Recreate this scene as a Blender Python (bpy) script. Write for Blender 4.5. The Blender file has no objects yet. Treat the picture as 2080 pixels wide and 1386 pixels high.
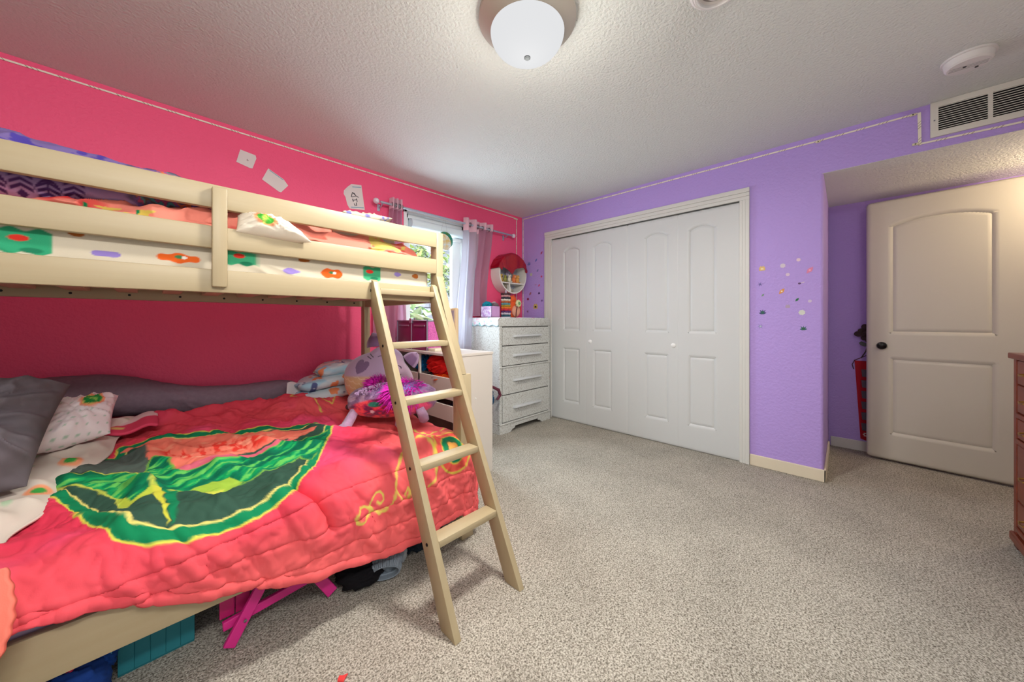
import bpy, bmesh, math, random
import numpy as np
from mathutils import Vector, Matrix, Euler
random.seed(7)
SC = bpy.context.scene
COL = SC.collection
PI = math.pi

# ------------------------------------------------------------------ colours
def l1(c):
    c = c / 255.0
    return c / 12.92 if c <= 0.04045 else ((c + 0.055) / 1.055) ** 2.4
def lin(r, g, b): return (l1(r), l1(g), l1(b), 1.0)
def nlin(r, g, b): return np.array([l1(r), l1(g), l1(b)])

# ------------------------------------------------------------------ materials
_M = {}
def mat(name, rgb=(200, 200, 200), rough=0.6, bump=None, var=None, metal=0.0, stretch=None, spec=0.5, sheen=0.0, attr=False, coat=0.0, emit=None, ramp=None):
    """bump=(scale,strength,dist), var=(scale, other rgb, contrast)"""
    if name in _M: return _M[name]
    m = bpy.data.materials.new(name); m.use_nodes = True
    nt = m.node_tree; N = nt.nodes; L = nt.links
    p = N['Principled BSDF']
    p.inputs['Base Color'].default_value = lin(*rgb)
    p.inputs['Roughness'].default_value = rough
    p.inputs['Metallic'].default_value = metal
    p.inputs['Specular IOR Level'].default_value = spec
    if sheen: p.inputs['Sheen Weight'].default_value = sheen
    if coat: p.inputs['Coat Weight'].default_value = coat
    tc = N.new('ShaderNodeTexCoord')
    vec = tc.outputs['Object']
    if stretch:
        mp = N.new('ShaderNodeMapping'); mp.inputs['Scale'].default_value = stretch
        L.new(vec, mp.inputs['Vector']); vec = mp.outputs['Vector']
    colsock = None
    if attr:
        a = N.new('ShaderNodeVertexColor'); a.layer_name = 'Col'; colsock = a.outputs['Color']
        L.new(colsock, p.inputs['Base Color'])
    if var:
        nz = N.new('ShaderNodeTexNoise'); nz.inputs['Scale'].default_value = var[0]; nz.inputs['Detail'].default_value = 4
        L.new(vec, nz.inputs['Vector'])
        r = N.new('ShaderNodeValToRGB'); k = var[2]
        r.color_ramp.elements[0].position = 0.5 - k; r.color_ramp.elements[1].position = 0.5 + k
        r.color_ramp.elements[0].color = lin(*rgb); r.color_ramp.elements[1].color = lin(*var[1])
        L.new(nz.outputs['Fac'], r.inputs['Fac'])
        L.new(r.outputs['Color'], p.inputs['Base Color'])
    if bump:
        nb = N.new('ShaderNodeTexNoise'); nb.inputs['Scale'].default_value = bump[0]; nb.inputs['Detail'].default_value = 3
        L.new(vec, nb.inputs['Vector'])
        b = N.new('ShaderNodeBump'); b.inputs['Strength'].default_value = bump[1]; b.inputs['Distance'].default_value = bump[2]
        L.new(nb.outputs['Fac'], b.inputs['Height']); L.new(b.outputs['Normal'], p.inputs['Normal'])
    if emit:
        p.inputs['Emission Color'].default_value = lin(*emit[0]); p.inputs['Emission Strength'].default_value = emit[1]
    _M[name] = m
    return m

def sheer(name, rgb, t=0.55, clear=0.25):
    m = bpy.data.materials.new(name); m.use_nodes = True; nt = m.node_tree; N = nt.nodes; L = nt.links
    N.remove(N['Principled BSDF']); out = N['Material Output']
    d = N.new('ShaderNodeBsdfDiffuse'); d.inputs['Color'].default_value = lin(*rgb)
    tr = N.new('ShaderNodeBsdfTranslucent'); tr.inputs['Color'].default_value = lin(*rgb)
    tp = N.new('ShaderNodeBsdfTransparent')
    a = N.new('ShaderNodeMixShader'); a.inputs[0].default_value = t
    L.new(d.outputs[0], a.inputs[1]); L.new(tr.outputs[0], a.inputs[2])
    b = N.new('ShaderNodeMixShader'); b.inputs[0].default_value = clear
    L.new(a.outputs[0], b.inputs[1]); L.new(tp.outputs[0], b.inputs[2])
    L.new(b.outputs[0], out.inputs['Surface'])
    return m

def glassmat(name, rgb=(245, 250, 250), gloss=0.08):
    m = bpy.data.materials.new(name); m.use_nodes = True; nt = m.node_tree; N = nt.nodes; L = nt.links
    N.remove(N['Principled BSDF']); out = N['Material Output']
    tp = N.new('ShaderNodeBsdfTransparent'); tp.inputs['Color'].default_value = lin(*rgb)
    g = N.new('ShaderNodeBsdfGlossy'); g.inputs['Roughness'].default_value = 0.03
    b = N.new('ShaderNodeMixShader'); b.inputs[0].default_value = gloss
    L.new(tp.outputs[0], b.inputs[1]); L.new(g.outputs[0], b.inputs[2]); L.new(b.outputs[0], out.inputs['Surface'])
    return m

# ------------------------------------------------------------------ object helpers
def setp(o, label=None, cat=None, group=None, kind=None):
    if label: o['label'] = label
    if cat: o['category'] = cat
    if group: o['group'] = group
    if kind: o['kind'] = kind
    return o

def thing(name, label, cat, loc=(0, 0, 0), group=None):
    o = bpy.data.objects.new(name, None); o.empty_display_size = 0.05; COL.objects.link(o)
    o.location = loc
    return setp(o, label, cat, group)

def wloc(o):
    v = Vector((0, 0, 0))
    while o is not None:
        v += o.location; o = o.parent
    return v

def link_mesh(name, me, m=None, parent=None, smooth=False, angle=None):
    """me is in world coordinates; origin goes to the base of the shape (or the parent's origin)."""
    o = bpy.data.objects.new(name, me); COL.objects.link(o)
    n = len(me.vertices)
    co = np.empty(n * 3, 'f'); me.vertices.foreach_get('co', co); co = co.reshape(-1, 3)
    mn, mx = co.min(0), co.max(0)
    base = Vector(((mn[0] + mx[0]) / 2, (mn[1] + mx[1]) / 2, mn[2]))
    me.transform(Matrix.Translation(-base))
    if parent is not None:
        o.parent = parent; o.location = base - wloc(parent)
    else:
        o.location = base
    if m is not None:
        for mm in (m if isinstance(m, (list, tuple)) else [m]): me.materials.append(mm)
    if smooth or angle is not None:
        me.shade_smooth() if hasattr(me, 'shade_smooth') else [setattr(f, 'use_smooth', True) for f in me.polygons]
        if angle is not None and hasattr(me, 'set_sharp_from_angle'): me.set_sharp_from_angle(angle=angle)
    return o

def obj(name, bm, m, parent=None, smooth=False, angle=0.6):
    me = bpy.data.meshes.new(name); bm.to_mesh(me); bm.free()
    return link_mesh(name, me, m, parent, smooth, angle if smooth else None)

def struct(name, bm, m, parent=None, smooth=False):
    o = obj(name, bm, m, parent, smooth)
    if parent is None: o['kind'] = 'structure'
    return o

def B(): return bmesh.new()

def _merge(bm, t):
    me = bpy.data.meshes.new('tmp'); t.to_mesh(me); t.free()
    bm.from_mesh(me); bpy.data.meshes.remove(me)

def bx(bm, x0, x1, y0, y1, z0, z1, bev=0.0, seg=2, M=None):
    t = bmesh.new(); bmesh.ops.create_cube(t, size=1.0)
    for v in t.verts:
        v.co = Vector(((x0 + x1) / 2 + v.co.x * (x1 - x0), (y0 + y1) / 2 + v.co.y * (y1 - y0), (z0 + z1) / 2 + v.co.z * (z1 - z0)))
    if bev > 0: bmesh.ops.bevel(t, geom=t.edges[:], offset=bev, segments=seg, profile=0.5, affect='EDGES')
    if M is not None: bmesh.ops.transform(t, matrix=M, verts=t.verts)
    _merge(bm, t); return bm

def prism(bm, pts, n, d0, d1, bev=0.0, M=None):
    """pts: list of 3d points (planar); extruded along n from d0 to d1"""
    t = bmesh.new(); n = Vector(n)
    vs = [t.verts.new(Vector(p) + n * d0) for p in pts]
    f = t.faces.new(vs)
    r = bmesh.ops.extrude_face_region(t, geom=[f])
    bmesh.ops.translate(t, vec=n * (d1 - d0), verts=[g for g in r['geom'] if isinstance(g, bmesh.types.BMVert)])
    bmesh.ops.recalc_face_normals(t, faces=t.faces[:])
    if bev > 0: bmesh.ops.bevel(t, geom=t.edges[:], offset=bev, segments=2, profile=0.5, affect='EDGES')
    if M is not None: bmesh.ops.transform(t, matrix=M, verts=t.verts)
    _merge(bm, t); return bm

def tube(bm, pts, r, n=10, closed=False, caps=True):
    pts = [Vector(p) for p in pts]; k = len(pts)
    rr = r if isinstance(r, (list, tuple)) else [r] * k
    rings = []; prev = None
    for i, p in enumerate(pts):
        a = pts[(i - 1) % k] if (closed or i > 0) else p
        b = pts[(i + 1) % k] if (closed or i < k - 1) else p
        t = (b - a).normalized()
        if prev is None:
            u = t.orthogonal().normalized()
        else:
            u = (prev - t * prev.dot(t)); u = u.normalized() if u.length > 1e-6 else t.orthogonal().normalized()
        prev = u; w = t.cross(u)
        rings.append([bm.verts.new(p + (u * math.cos(2 * PI * j / n) + w * math.sin(2 * PI * j / n)) * rr[i]) for j in range(n)])
    m = k if closed else k - 1
    for i in range(m):
        A, C = rings[i], rings[(i + 1) % k]
        for j in range(n): bm.faces.new((A[j], A[(j + 1) % n], C[(j + 1) % n], C[j]))
    if caps and not closed:
        bm.faces.new(rings[0][::-1]); bm.faces.new(rings[-1])
    return bm

def lathe(bm, prof, c=(0, 0, 0), n=32, axis='Z', cap=True):
    """prof = [(radius, height)]"""
    c = Vector(c); rings = []
    for r, h in prof:
        ring = []
        for j in range(n):
            a = 2 * PI * j / n
            x, y = r * math.cos(a), r * math.sin(a)
            v = {'Z': (x, y, h), 'Y': (x, h, y), 'X': (h, x, y)}[axis]
            ring.append(bm.verts.new(c + Vector(v)))
        rings.append(ring)
    for A, C in zip(rings[:-1], rings[1:]):
        for j in range(n): bm.faces.new((A[j], A[(j + 1) % n], C[(j + 1) % n], C[j]))
    if cap:
        if prof[0][0] > 1e-5: bm.faces.new(rings[0][::-1])
        if prof[-1][0] > 1e-5: bm.faces.new(rings[-1])
    bmesh.ops.remove_doubles(bm, verts=bm.verts[:], dist=1e-6)
    bmesh.ops.recalc_face_normals(bm, faces=bm.faces[:])
    return bm

def torus(bm, c, R, r, axis='Z', n=24, k=8, wob=0.0):
    c = Vector(c); pts = []
    for i in range(n):
        a = 2 * PI * i / n; q = R * (1 + wob * math.sin(5 * a))
        pts.append(c + {'Z': Vector((q * math.cos(a), q * math.sin(a), wob * r * math.cos(7 * a))), 'Y': Vector((q * math.cos(a), 0, q * math.sin(a))), 'X': Vector((0, q * math.cos(a), q * math.sin(a)))}[axis])
    return tube(bm, pts, [r * (1 + wob * 1.5 * math.sin(9 * 2 * PI * i / n)) for i in range(n)], k, closed=True)

# ------------------------------------------------------------------ numpy noise
def _h(ix, iy, s):
    ix = ix.astype(np.int64) & 0xffffffff; iy = iy.astype(np.int64) & 0xffffffff
    n = (ix * 374761393 + iy * 668265263 + s * 974634777) & 0xffffffff
    n = ((n ^ (n >> 13)) * 1274126177) & 0xffffffff
    return ((n ^ (n >> 16)) & 0xffff) / 65535.0
def vn(x, y, s=0):
    x = np.asarray(x, float); y = np.asarray(y, float)
    ix, iy = np.floor(x), np.floor(y); fx, fy = x - ix, y - iy
    u = fx ** 3 * (fx * (fx * 6 - 15) + 10); v = fy ** 3 * (fy * (fy * 6 - 15) + 10)
    a, b, c, d = _h(ix, iy, s), _h(ix + 1, iy, s), _h(ix, iy + 1, s), _h(ix + 1, iy + 1, s)
    return (a + (b - a) * u) * (1 - v) + (c + (d - c) * u) * v
def fbm(x, y, s=0, o=3):
    t = 0; a = 0.5; n = 0
    for i in range(o):
        t = t + a * vn(x * 2 ** i, y * 2 ** i, s + i * 17); n += a; a *= 0.5
    return t / n
def ridge(x, y, s=0):
    return (1 - np.abs(2 * fbm(x, y, s, 2) - 1)) ** 3
def sstep(a, b, x):
    t = np.clip((x - a) / (b - a), 0, 1); return t * t * (3 - 2 * t)
def polysd(px, py, poly):
    """signed distance to polygon, negative inside"""
    d = np.full(px.shape, 1e9); ins = np.zeros(px.shape, bool); n = len(poly)
    for i in range(n):
        (x0, y0), (x1, y1) = poly[i], poly[(i + 1) % n]
        ex, ey = x1 - x0, y1 - y0; wx, wy = px - x0, py - y0
        t = np.clip((wx * ex + wy * ey) / (ex * ex + ey * ey + 1e-12), 0, 1)
        d = np.minimum(d, (wx - ex * t) ** 2 + (wy - ey * t) ** 2)
        c = ((y0 > py) != (y1 > py)) & (px < (x1 - x0) * (py - y0) / (y1 - y0 + 1e-12) + x0)
        ins ^= c
    d = np.sqrt(d); return np.where(ins, -d, d)
def linesd(px, py, pts):
    d = np.full(px.shape, 1e9)
    for (x0, y0), (x1, y1) in zip(pts[:-1], pts[1:]):
        ex, ey = x1 - x0, y1 - y0; wx, wy = px - x0, py - y0
        t = np.clip((wx * ex + wy * ey) / (ex * ex + ey * ey + 1e-12), 0, 1)
        d = np.minimum(d, (wx - ex * t) ** 2 + (wy - ey * t) ** 2)
    return np.sqrt(d)
def mixc(c, col, m):
    m = np.clip(m, 0, 1)[..., None]
    return c * (1 - m) + nlin(*col) * m
def under(d, w, aa=0.002):  # 1 where d < w
    return 1 - sstep(w - aa, w + aa, d)

def grid_mesh(name, P, m, parent=None, col=None, thick=0.0, wrap=False, smooth=True):
    """P (nu,nv,3)"""
    nu, nv = P.shape[:2]
    me = bpy.data.meshes.new(name)
    idx = np.arange(nu * nv).reshape(nu, nv)
    if wrap: idx = np.vstack([idx, idx[:1]])
    q = np.stack([idx[:-1, :-1], idx[1:, :-1], idx[1:, 1:], idx[:-1, 1:]], -1).reshape(-1, 4)
    me.vertices.add(nu * nv); me.vertices.foreach_set('co', P.reshape(-1).astype('f'))
    me.loops.add(q.size); me.loops.foreach_set('vertex_index', q.reshape(-1).astype('i'))
    me.polygons.add(len(q)); me.polygons.foreach_set('loop_start', (np.arange(len(q)) * 4).astype('i'))
    me.update(calc_edges=True); me.validate()
    if col is not None:
        a = me.color_attributes.new('Col', 'FLOAT_COLOR', 'POINT')
        c4 = np.ones((nu * nv, 4), 'f'); c4[:, :3] = col.reshape(-1, 3)
        a.data.foreach_set('color', c4.reshape(-1))
    o = link_mesh(name, me, m, parent, smooth)
    if thick:
        s = o.modifiers.new('solid', 'SOLIDIFY'); s.thickness = abs(thick); s.offset = -1 if thick > 0 else 1
    return o

def normals(P):
    du = np.gradient(P, axis=0); dv = np.gradient(P, axis=1)
    n = np.cross(du, dv); return n / (np.linalg.norm(n, axis=-1, keepdims=True) + 1e-12)

def pillow(name, c, thick, m, parent=None, n=40, wr=0.006, seed=1, colfn=None, pinch=0.06, pw=2.6):
    """c = four corner points c00,c10,c11,c01 ; closed cushion between them"""
    c = [np.array(p, float) for p in c]
    g = np.linspace(-1, 1, n); g = np.sign(g) * (1 - (1 - np.abs(g)) ** 1.5)
    U, V = np.meshgrid(g, g, indexing='ij')
    pu = U * (1 - pinch * (1 - np.abs(V) ** 2) * np.abs(U) ** 4) ; pv = V * (1 - pinch * (1 - np.abs(U) ** 2) * np.abs(V) ** 4)
    a, b = (pu + 1) / 2, (pv + 1) / 2
    P = (c[0] * ((1 - a) * (1 - b))[..., None] + c[1] * (a * (1 - b))[..., None] + c[2] * (a * b)[..., None] + c[3] * ((1 - a) * b)[..., None])
    nrm = np.cross(c[1] - c[0], c[3] - c[0]); nrm /= np.linalg.norm(nrm)
    h = ((1 - np.abs(U) ** pw) * (1 - np.abs(V) ** pw)) ** 0.55
    edge = 1 - np.maximum(np.abs(U), np.abs(V))
    ang = np.arctan2(V, U)
    w = wr * (ridge(ang * 3 + seed, np.hypot(U, V) * 1.2, seed) - 0.3) * 2 * np.minimum(1, edge * 6) + wr * (fbm(U * 2.3 + seed, V * 2.3, seed + 5) - 0.5) * 2 * np.minimum(1, edge * 6)
    F = P + nrm * (h * thick / 2 + w)[..., None]; K = P - nrm * (h * thick / 2 + w * .6)[..., None]
    # one closed surface: front then back stitched
    me = bpy.data.meshes.new(name); idx = np.arange(n * n).reshape(n, n)
    ring = np.zeros((n, n), bool); ring[0] = ring[-1] = True; ring[:, 0] = ring[:, -1] = True
    kidx = idx + n * n; kidx = np.where(ring, idx, kidx)
    q1 = np.stack([idx[:-1, :-1], idx[1:, :-1], idx[1:, 1:], idx[:-1, 1:]], -1).reshape(-1, 4)
    q2 = np.stack([kidx[:-1, :-1], kidx[:-1, 1:], kidx[1:, 1:], kidx[1:, :-1]], -1).reshape(-1, 4)
    q = np.vstack([q1, q2]); co = np.concatenate([F.reshape(-1, 3), K.reshape(-1, 3)])
    me.vertices.add(len(co)); me.vertices.foreach_set('co', co.reshape(-1).astype('f'))
    me.loops.add(q.size); me.loops.foreach_set('vertex_index', q.reshape(-1).astype('i'))
    me.polygons.add(len(q)); me.polygons.foreach_set('loop_start', (np.arange(len(q)) * 4).astype('i'))
    me.update(calc_edges=True)
    if colfn:
        cc = colfn(U, V); c4 = np.ones((2 * n * n, 4), 'f'); c4[:n * n, :3] = cc.reshape(-1, 3); c4[n * n:, :3] = cc.reshape(-1, 3)
        me.color_attributes.new('Col', 'FLOAT_COLOR', 'POINT').data.foreach_set('color', c4.reshape(-1))
    bm = bmesh.new(); bm.from_mesh(me); bmesh.ops.delete(bm, geom=[v for v in bm.verts if not v.link_faces], context='VERTS'); bm.to_mesh(me); bm.free()
    return link_mesh(name, me, m, parent, True)

def blob(name, c, r, m, parent=None, nu=40, nv=24, R=None, fn=None, colfn=None, ex=1.0):
    """ellipsoid-like closed body; fn(theta, phi, dir) -> radius factor; R = 3x3 rotation"""
    th = np.linspace(0, 2 * PI, nu, endpoint=False); ph = np.linspace(0.02, PI - 0.02, nv)
    T, Ph = np.meshgrid(th, ph, indexing='ij')
    sg = lambda a: np.sign(a) * np.abs(a) ** ex
    D = np.stack([np.sin(Ph) * np.cos(T), np.sin(Ph) * np.sin(T), np.cos(Ph)], -1)
    Q = np.stack([sg(D[..., 0]), sg(D[..., 1]), sg(D[..., 2])], -1) if ex != 1 else D
    f = 1 if fn is None else fn(T, Ph, D)
    P = Q * (f[..., None] if fn is not None else 1) * np.array(r)
    col = colfn(T, Ph, D, P) if colfn else None
    if R is not None: P = P @ np.array(R).T
    P = P + np.array(c)
    o = grid_mesh(name, P, m, parent, col, wrap=True)
    me = o.data; bm = bmesh.new(); bm.from_mesh(me)
    bmesh.ops.holes_fill(bm, edges=[e for e in bm.edges if e.is_boundary], sides=nu + 1)
    bmesh.ops.recalc_face_normals(bm, faces=bm.faces[:])
    bm.to_mesh(me); bm.free()
    for f_ in me.polygons: f_.use_smooth = True
    return o

def rotz(a): return np.array(Matrix.Rotation(a, 3, 'Z'))
def rotm(ax, ay, az): return np.array(Euler((ax, ay, az)).to_matrix())
# ================================================================== ROOM SHELL
PY, PX, CZ = 2.94, 3.236, 2.42          # pink wall plane, purple wall plane, ceiling height
AX, AY, AZ = 4.24, 0.107, 2.148         # alcove back wall, alcove side wall, alcove ceiling
m_pink = mat('pink_paint', (250, 88, 134), 0.62, bump=(60, 0.35, 0.010))
m_purple = mat('purple_paint', (182, 154, 226), 0.6, bump=(60, 0.4, 0.010))
m_ceil = mat('ceiling_paint', (222, 224, 219), 0.8, bump=(75, 0.7, 0.011))
m_white = mat('white_trim_paint', (214, 213, 208), 0.42)
m_doorw = mat('door_paint', (206, 208, 208), 0.45)
m_doorg = mat('room_door_paint', (206, 200, 188), 0.45)
m_cream = mat('cream_trim_paint', (226, 214, 190), 0.45)
m_dark = mat('cavity_shade', (18, 16, 16), 0.8)  # near-black colour standing for shade in the closet and the vent

def carpet_mat():
    m = bpy.data.materials.new('carpet_pile'); m.use_nodes = True; nt = m.node_tree; N = nt.nodes; L = nt.links
    p = N['Principled BSDF']; p.inputs['Roughness'].default_value = 0.95; p.inputs['Specular IOR Level'].default_value = 0.1
    tc = N.new('ShaderNodeTexCoord')
    a = N.new('ShaderNodeTexNoise'); a.inputs['Scale'].default_value = 170; a.inputs['Detail'].default_value = 3; a.inputs['Roughness'].default_value = 0.7
    L.new(tc.outputs['Object'], a.inputs['Vector'])
    r = N.new('ShaderNodeValToRGB'); e = r.color_ramp.elements
    e[0].position = 0.34; e[0].color = lin(100, 93, 83); e[1].position = 0.62; e[1].color = lin(222, 216, 204)
    k = r.color_ramp.elements.new(0.48); k.color = lin(176, 168, 154)
    L.new(a.outputs['Fac'], r.inputs['Fac'])
    b = N.new('ShaderNodeTexNoise'); b.inputs['Scale'].default_value = 3.0; b.inputs['Detail'].default_value = 3
    L.new(tc.outputs['Object'], b.inputs['Vector'])
    rb = N.new('ShaderNodeValToRGB'); rb.color_ramp.elements[0].position = .3; rb.color_ramp.elements[1].position = .7
    rb.color_ramp.elements[0].color = (.86, .86, .86, 1); rb.color_ramp.elements[1].color = (1.05, 1.05, 1.05, 1)
    L.new(b.outputs['Fac'], rb.inputs['Fac'])
    mx = N.new('ShaderNodeMix'); mx.data_type = 'RGBA'; mx.blend_type = 'MULTIPLY'; mx.inputs[0].default_value = 1
    L.new(r.outputs['Color'], mx.inputs[6]); L.new(rb.outputs['Color'], mx.inputs[7]); L.new(mx.outputs[2], p.inputs['Base Color'])
    bu = N.new('ShaderNodeBump'); bu.inputs['Strength'].default_value = 0.8; bu.inputs['Distance'].default_value = 0.012
    L.new(a.outputs['Fac'], bu.inputs['Height']); L.new(bu.outputs['Normal'], p.inputs['Normal'])
    return m
m_carpet = carpet_mat()

bm = B(); bx(bm, -1.2, AX + .12, -2.4, PY + .12, -0.06, 0.0)
floor_o = struct('floor', bm, m_carpet); setp(floor_o, 'beige speckled cut pile carpet over the whole bedroom floor', 'carpet')
bm = B(); bx(bm, -1.2, PX + .12, -1.35, PY + .12, CZ, CZ + .08)
setp(struct('ceiling', bm, m_ceil), 'pale textured bedroom ceiling', 'ceiling')
bm = B(); bx(bm, PX + .003, AX + .12, -1.35, AY + .02, AZ - .002, AZ + .06)
setp(struct('ceiling_alcove', bm, m_ceil), 'lower pale ceiling over the doorway alcove', 'ceiling')

WX0, WX1, WZ0, WZ1 = 1.62, 2.36, 0.875, 2.145   # window opening
bm = B()
bx(bm, -1.2, WX0, PY, PY + .12, 0, CZ); bx(bm, WX1, PX + .02, PY, PY + .12, 0, CZ)
bx(bm, WX0, WX1, PY, PY + .12, 0, WZ0); bx(bm, WX0, WX1, PY, PY + .12, WZ1, CZ)
setp(struct('wall_back', bm, m_pink), 'hot pink wall behind the bunk bed, with the window', 'wall')
CY0, CY1, CZT = 0.600, 2.470, 2.075       # closet opening
bm = B()
bx(bm, PX, PX + .1, CY1, PY + .12, 0, CZ)
bx(bm, PX, PX + .1, CY0, CY1, CZT, CZ)
bx(bm, PX, PX + .1, -1.35, AY, AZ, CZ)
bx(bm, PX, PX + .1, AY, CY0, AZ, CZ)
t = bmesh.new(); bmesh.ops.create_cube(t, size=1)
for v in t.verts: v.co = Vector(((PX + AX + .12) / 2 + v.co.x * (AX + .12 - PX), (AY + CY0) / 2 + v.co.y * (CY0 - AY), AZ / 2 + v.co.z * AZ))
ed = [e for e in t.edges if all(abs(v.co.x - PX) < 1e-4 and abs(v.co.y - AY) < 1e-4 for v in e.verts)]
bmesh.ops.bevel(t, geom=ed, offset=.018, segments=5, profile=.5, affect='EDGES'); _merge(bm, t)
setp(struct('wall_right', bm, m_purple, smooth=True), 'lavender purple wall around the closet and doorway alcove', 'wall')
bm = B(); bx(bm, AX, AX + .12, -1.35, AY + .02, 0, AZ)
setp(struct('wall_alcove', bm, m_purple), 'purple wall at the rear of the alcove behind the open door', 'wall')
m_hid = mat('plain_wall', (214, 206, 200), .8)
bm = B(); bx(bm, -1.2, -1.08, -1.35, PY + .12, 0, CZ)
setp(struct('wall_left', bm, m_hid), 'pale wall at the head end of the bunk bed', 'wall')

bm = B(); bx(bm, PX - .02, AX + .12, -1.47, -1.35, 0, CZ); bx(bm, 1.75, PX, -1.20, -1.08, 0, CZ); bx(bm, PX - .1, PX, -1.35, -1.08, 0, CZ)
setp(struct('wall_rear', bm, m_hid), 'pale wall behind the brown chest', 'wall')

# baseboards
bm = B(); bx(bm, PX - .013, PX, AY - .013, CY0 - .066, 0, .085, .004); bx(bm, PX - .013, PX + .8, AY - .013, AY, 0, .085, .004)
setp(struct('baseboard_right', bm, m_cream), 'cream baseboard along the purple wall between closet and alcove', 'baseboard')
bm = B(); bx(bm, AX - .013, AX, -1.3, AY - .013, 0, .085, .004)
setp(struct('baseboard_alcove', bm, m_white), 'white baseboard under the purple wall behind the open door', 'baseboard')
bm = B(); bx(bm, -1.0, PX, PY - .013, PY, 0, .085, .004)
setp(struct('baseboard_back', bm, m_white), 'white baseboard along the pink wall behind the bed', 'baseboard')

# closet casing
def casing(bm, y0, y1, z0, z1, horiz):
    """stepped moulding; outer thicker edge"""
    w = (z1 - z0) if horiz else abs(y1 - y0)
    for a, b_, t_ in ((0, .30, .012), (.30, .62, .015), (.62, 1.0, .021)):
        if horiz: bx(bm, PX - t_, PX, y0, y1, z0 + a * w, z0 + b_ * w, .003)
        else:
            lo, hi = (y0 + (y1 - y0) * a, y0 + (y1 - y0) * b_)
            bx(bm, PX - t_, PX, min(lo, hi), max(lo, hi), z0, z1, .003)
bm = B()
casing(bm, CY0 + .004, CY0 - .064, 0, CZT - .004, False)
casing(bm, CY1 - .004, CY1 + .095, 0, CZT - .004, False)
casing(bm, CY0 - .064, CY1 + .095, CZT - .004, CZT + .087, True)
bx(bm, PX, PX + .1, CY0 - .001, CY0 + .001, 0, CZT); bx(bm, PX, PX + .1, CY0, CY1, CZT - .003, CZT + .001)
bx(bm, PX, PX + .1, CY1 - .001, CY1 + .001, 0, CZT)
setp(struct('trim_1', bm, m_white), 'white stepped casing framing the closet opening', 'door casing')
bm = B(); bx(bm, PX + .095, PX + .105, CY0, CY1, 0, CZT)  # flat dark sheet standing for the unlit closet behind the doors
setp(struct('closet_shade_panel', bm, m_dark), 'flat dark panel painted as the shade inside the closet behind the folding doors', 'closet interior')

# ------------------------------------------------------------------ panelled doors
def panel_sd(y, z, y0, y1, z0, z1, arch):
    """signed distance-ish, positive inside; arch = rise of the arched top"""
    d = np.minimum(np.minimum(y - y0, y1 - y), z - z0)
    if arch > 0:
        w = (y1 - y0) / 2; R = (w * w + arch * arch) / (2 * arch); cy = (y0 + y1) / 2; cz = z1 - R
        dt = R - np.hypot(y - cy, np.maximum(z - cz, 0.0001))
        d = np.minimum(d, np.where(z > cz, dt, 1e3))
    else:
        d = np.minimum(d, z1 - z)
    return d
def door_profile(d):
    dep = np.zeros_like(d)
    dep = np.where(d > 0, -.024 * sstep(0, .008, d), 0)
    dep = dep + np.where(d > .017, .021 * sstep(.015, .039, d), 0)
    return dep
def leaf_mesh(W, H, panels, step=.0036, T=.034):
    """front face as relief at x=0 (front looks to -X), y 0..W, z 0..H"""
    ny, nz = int(W / step), int(H / step)
    Y, Z = np.meshgrid(np.linspace(0, W, ny), np.linspace(0, H, nz), indexing='ij')
    dep = np.zeros_like(Y)
    for (y0, y1, z0, z1, ar) in panels: dep += door_profile(panel_sd(Y, Z, y0, y1, z0, z1, ar))
    r = .004; e = np.minimum(np.minimum(Y, W - Y), np.minimum(Z, H - Z)); dep = np.where(e < r, dep - (r - e) * .7, dep)
    return np.stack([-dep, Y, Z], -1)
def leaf_obj(name, P, M, m, parent, T=.034):
    P = (np.array(M.to_3x3()) @ P.reshape(-1, 3).T).T.reshape(P.shape) + np.array(M.translation)
    return grid_mesh(name, P, m, parent, None, T)

m_knob = mat('knob_white', (236, 236, 234), .3)
def bifold(name, label, ya, yb, knobY):
    d = thing(name, label, 'closet door', (PX + .03, (ya + yb) / 2, .015)); d['kind'] = 'structure'
    W = (ya - yb) / 2 - .003; H = 2.026
    lo = ((.016 + .189, .016 + .805, 0), (.995 , 1.935, .04))
    def panels(a, b): return [(a, b, .19, .805, 0), (a, b, .995, 1.93, .042)]
    # leaf nearer the window (higher Y): wide margin at its outer edge
    for k, y0 in enumerate((yb + W + .005, yb)):
        pa = panels(.078, .300) if k == 0 else panels(W - .300, W - .078)
        leaf_obj('door_leaf', leaf_mesh(W, H, pa), Matrix.Translation((PX + .03, y0, .018)), m_doorw, d)
    b_ = B(); lathe(b_, [(.010, 0), (.010, -.014), (.018, -.019), (.0225, -.028), (.020, -.038), (.011, -.044), (0, -.045)], (PX + .03, knobY, .90), 20, 'X')
    k = obj('knob', b_, m_knob, d, True); k['label'] = 'round white knob'
    return d
bifold('door_1', 'white folding closet door pair beside the crackled dresser', CY1 - .004, 1.543, 1.956)
bifold('door_2', 'white folding closet door pair beside the stickered purple wall', 1.530, CY0 + .004, 1.107)

# room door, open against the alcove wall
d3 = thing('door_3', 'white two panel room door standing open in the alcove', 'door', (4.10, -.148, .03)); d3['kind'] = 'structure'
ang = math.atan2(-.11, 1.0)
DW, DH = .765, 2.03
Pd = leaf_mesh(DW, DH, [(.155, .655, .185, .80, 0), (.155, .655, .985, 1.895, .05)], .0045)
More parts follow.
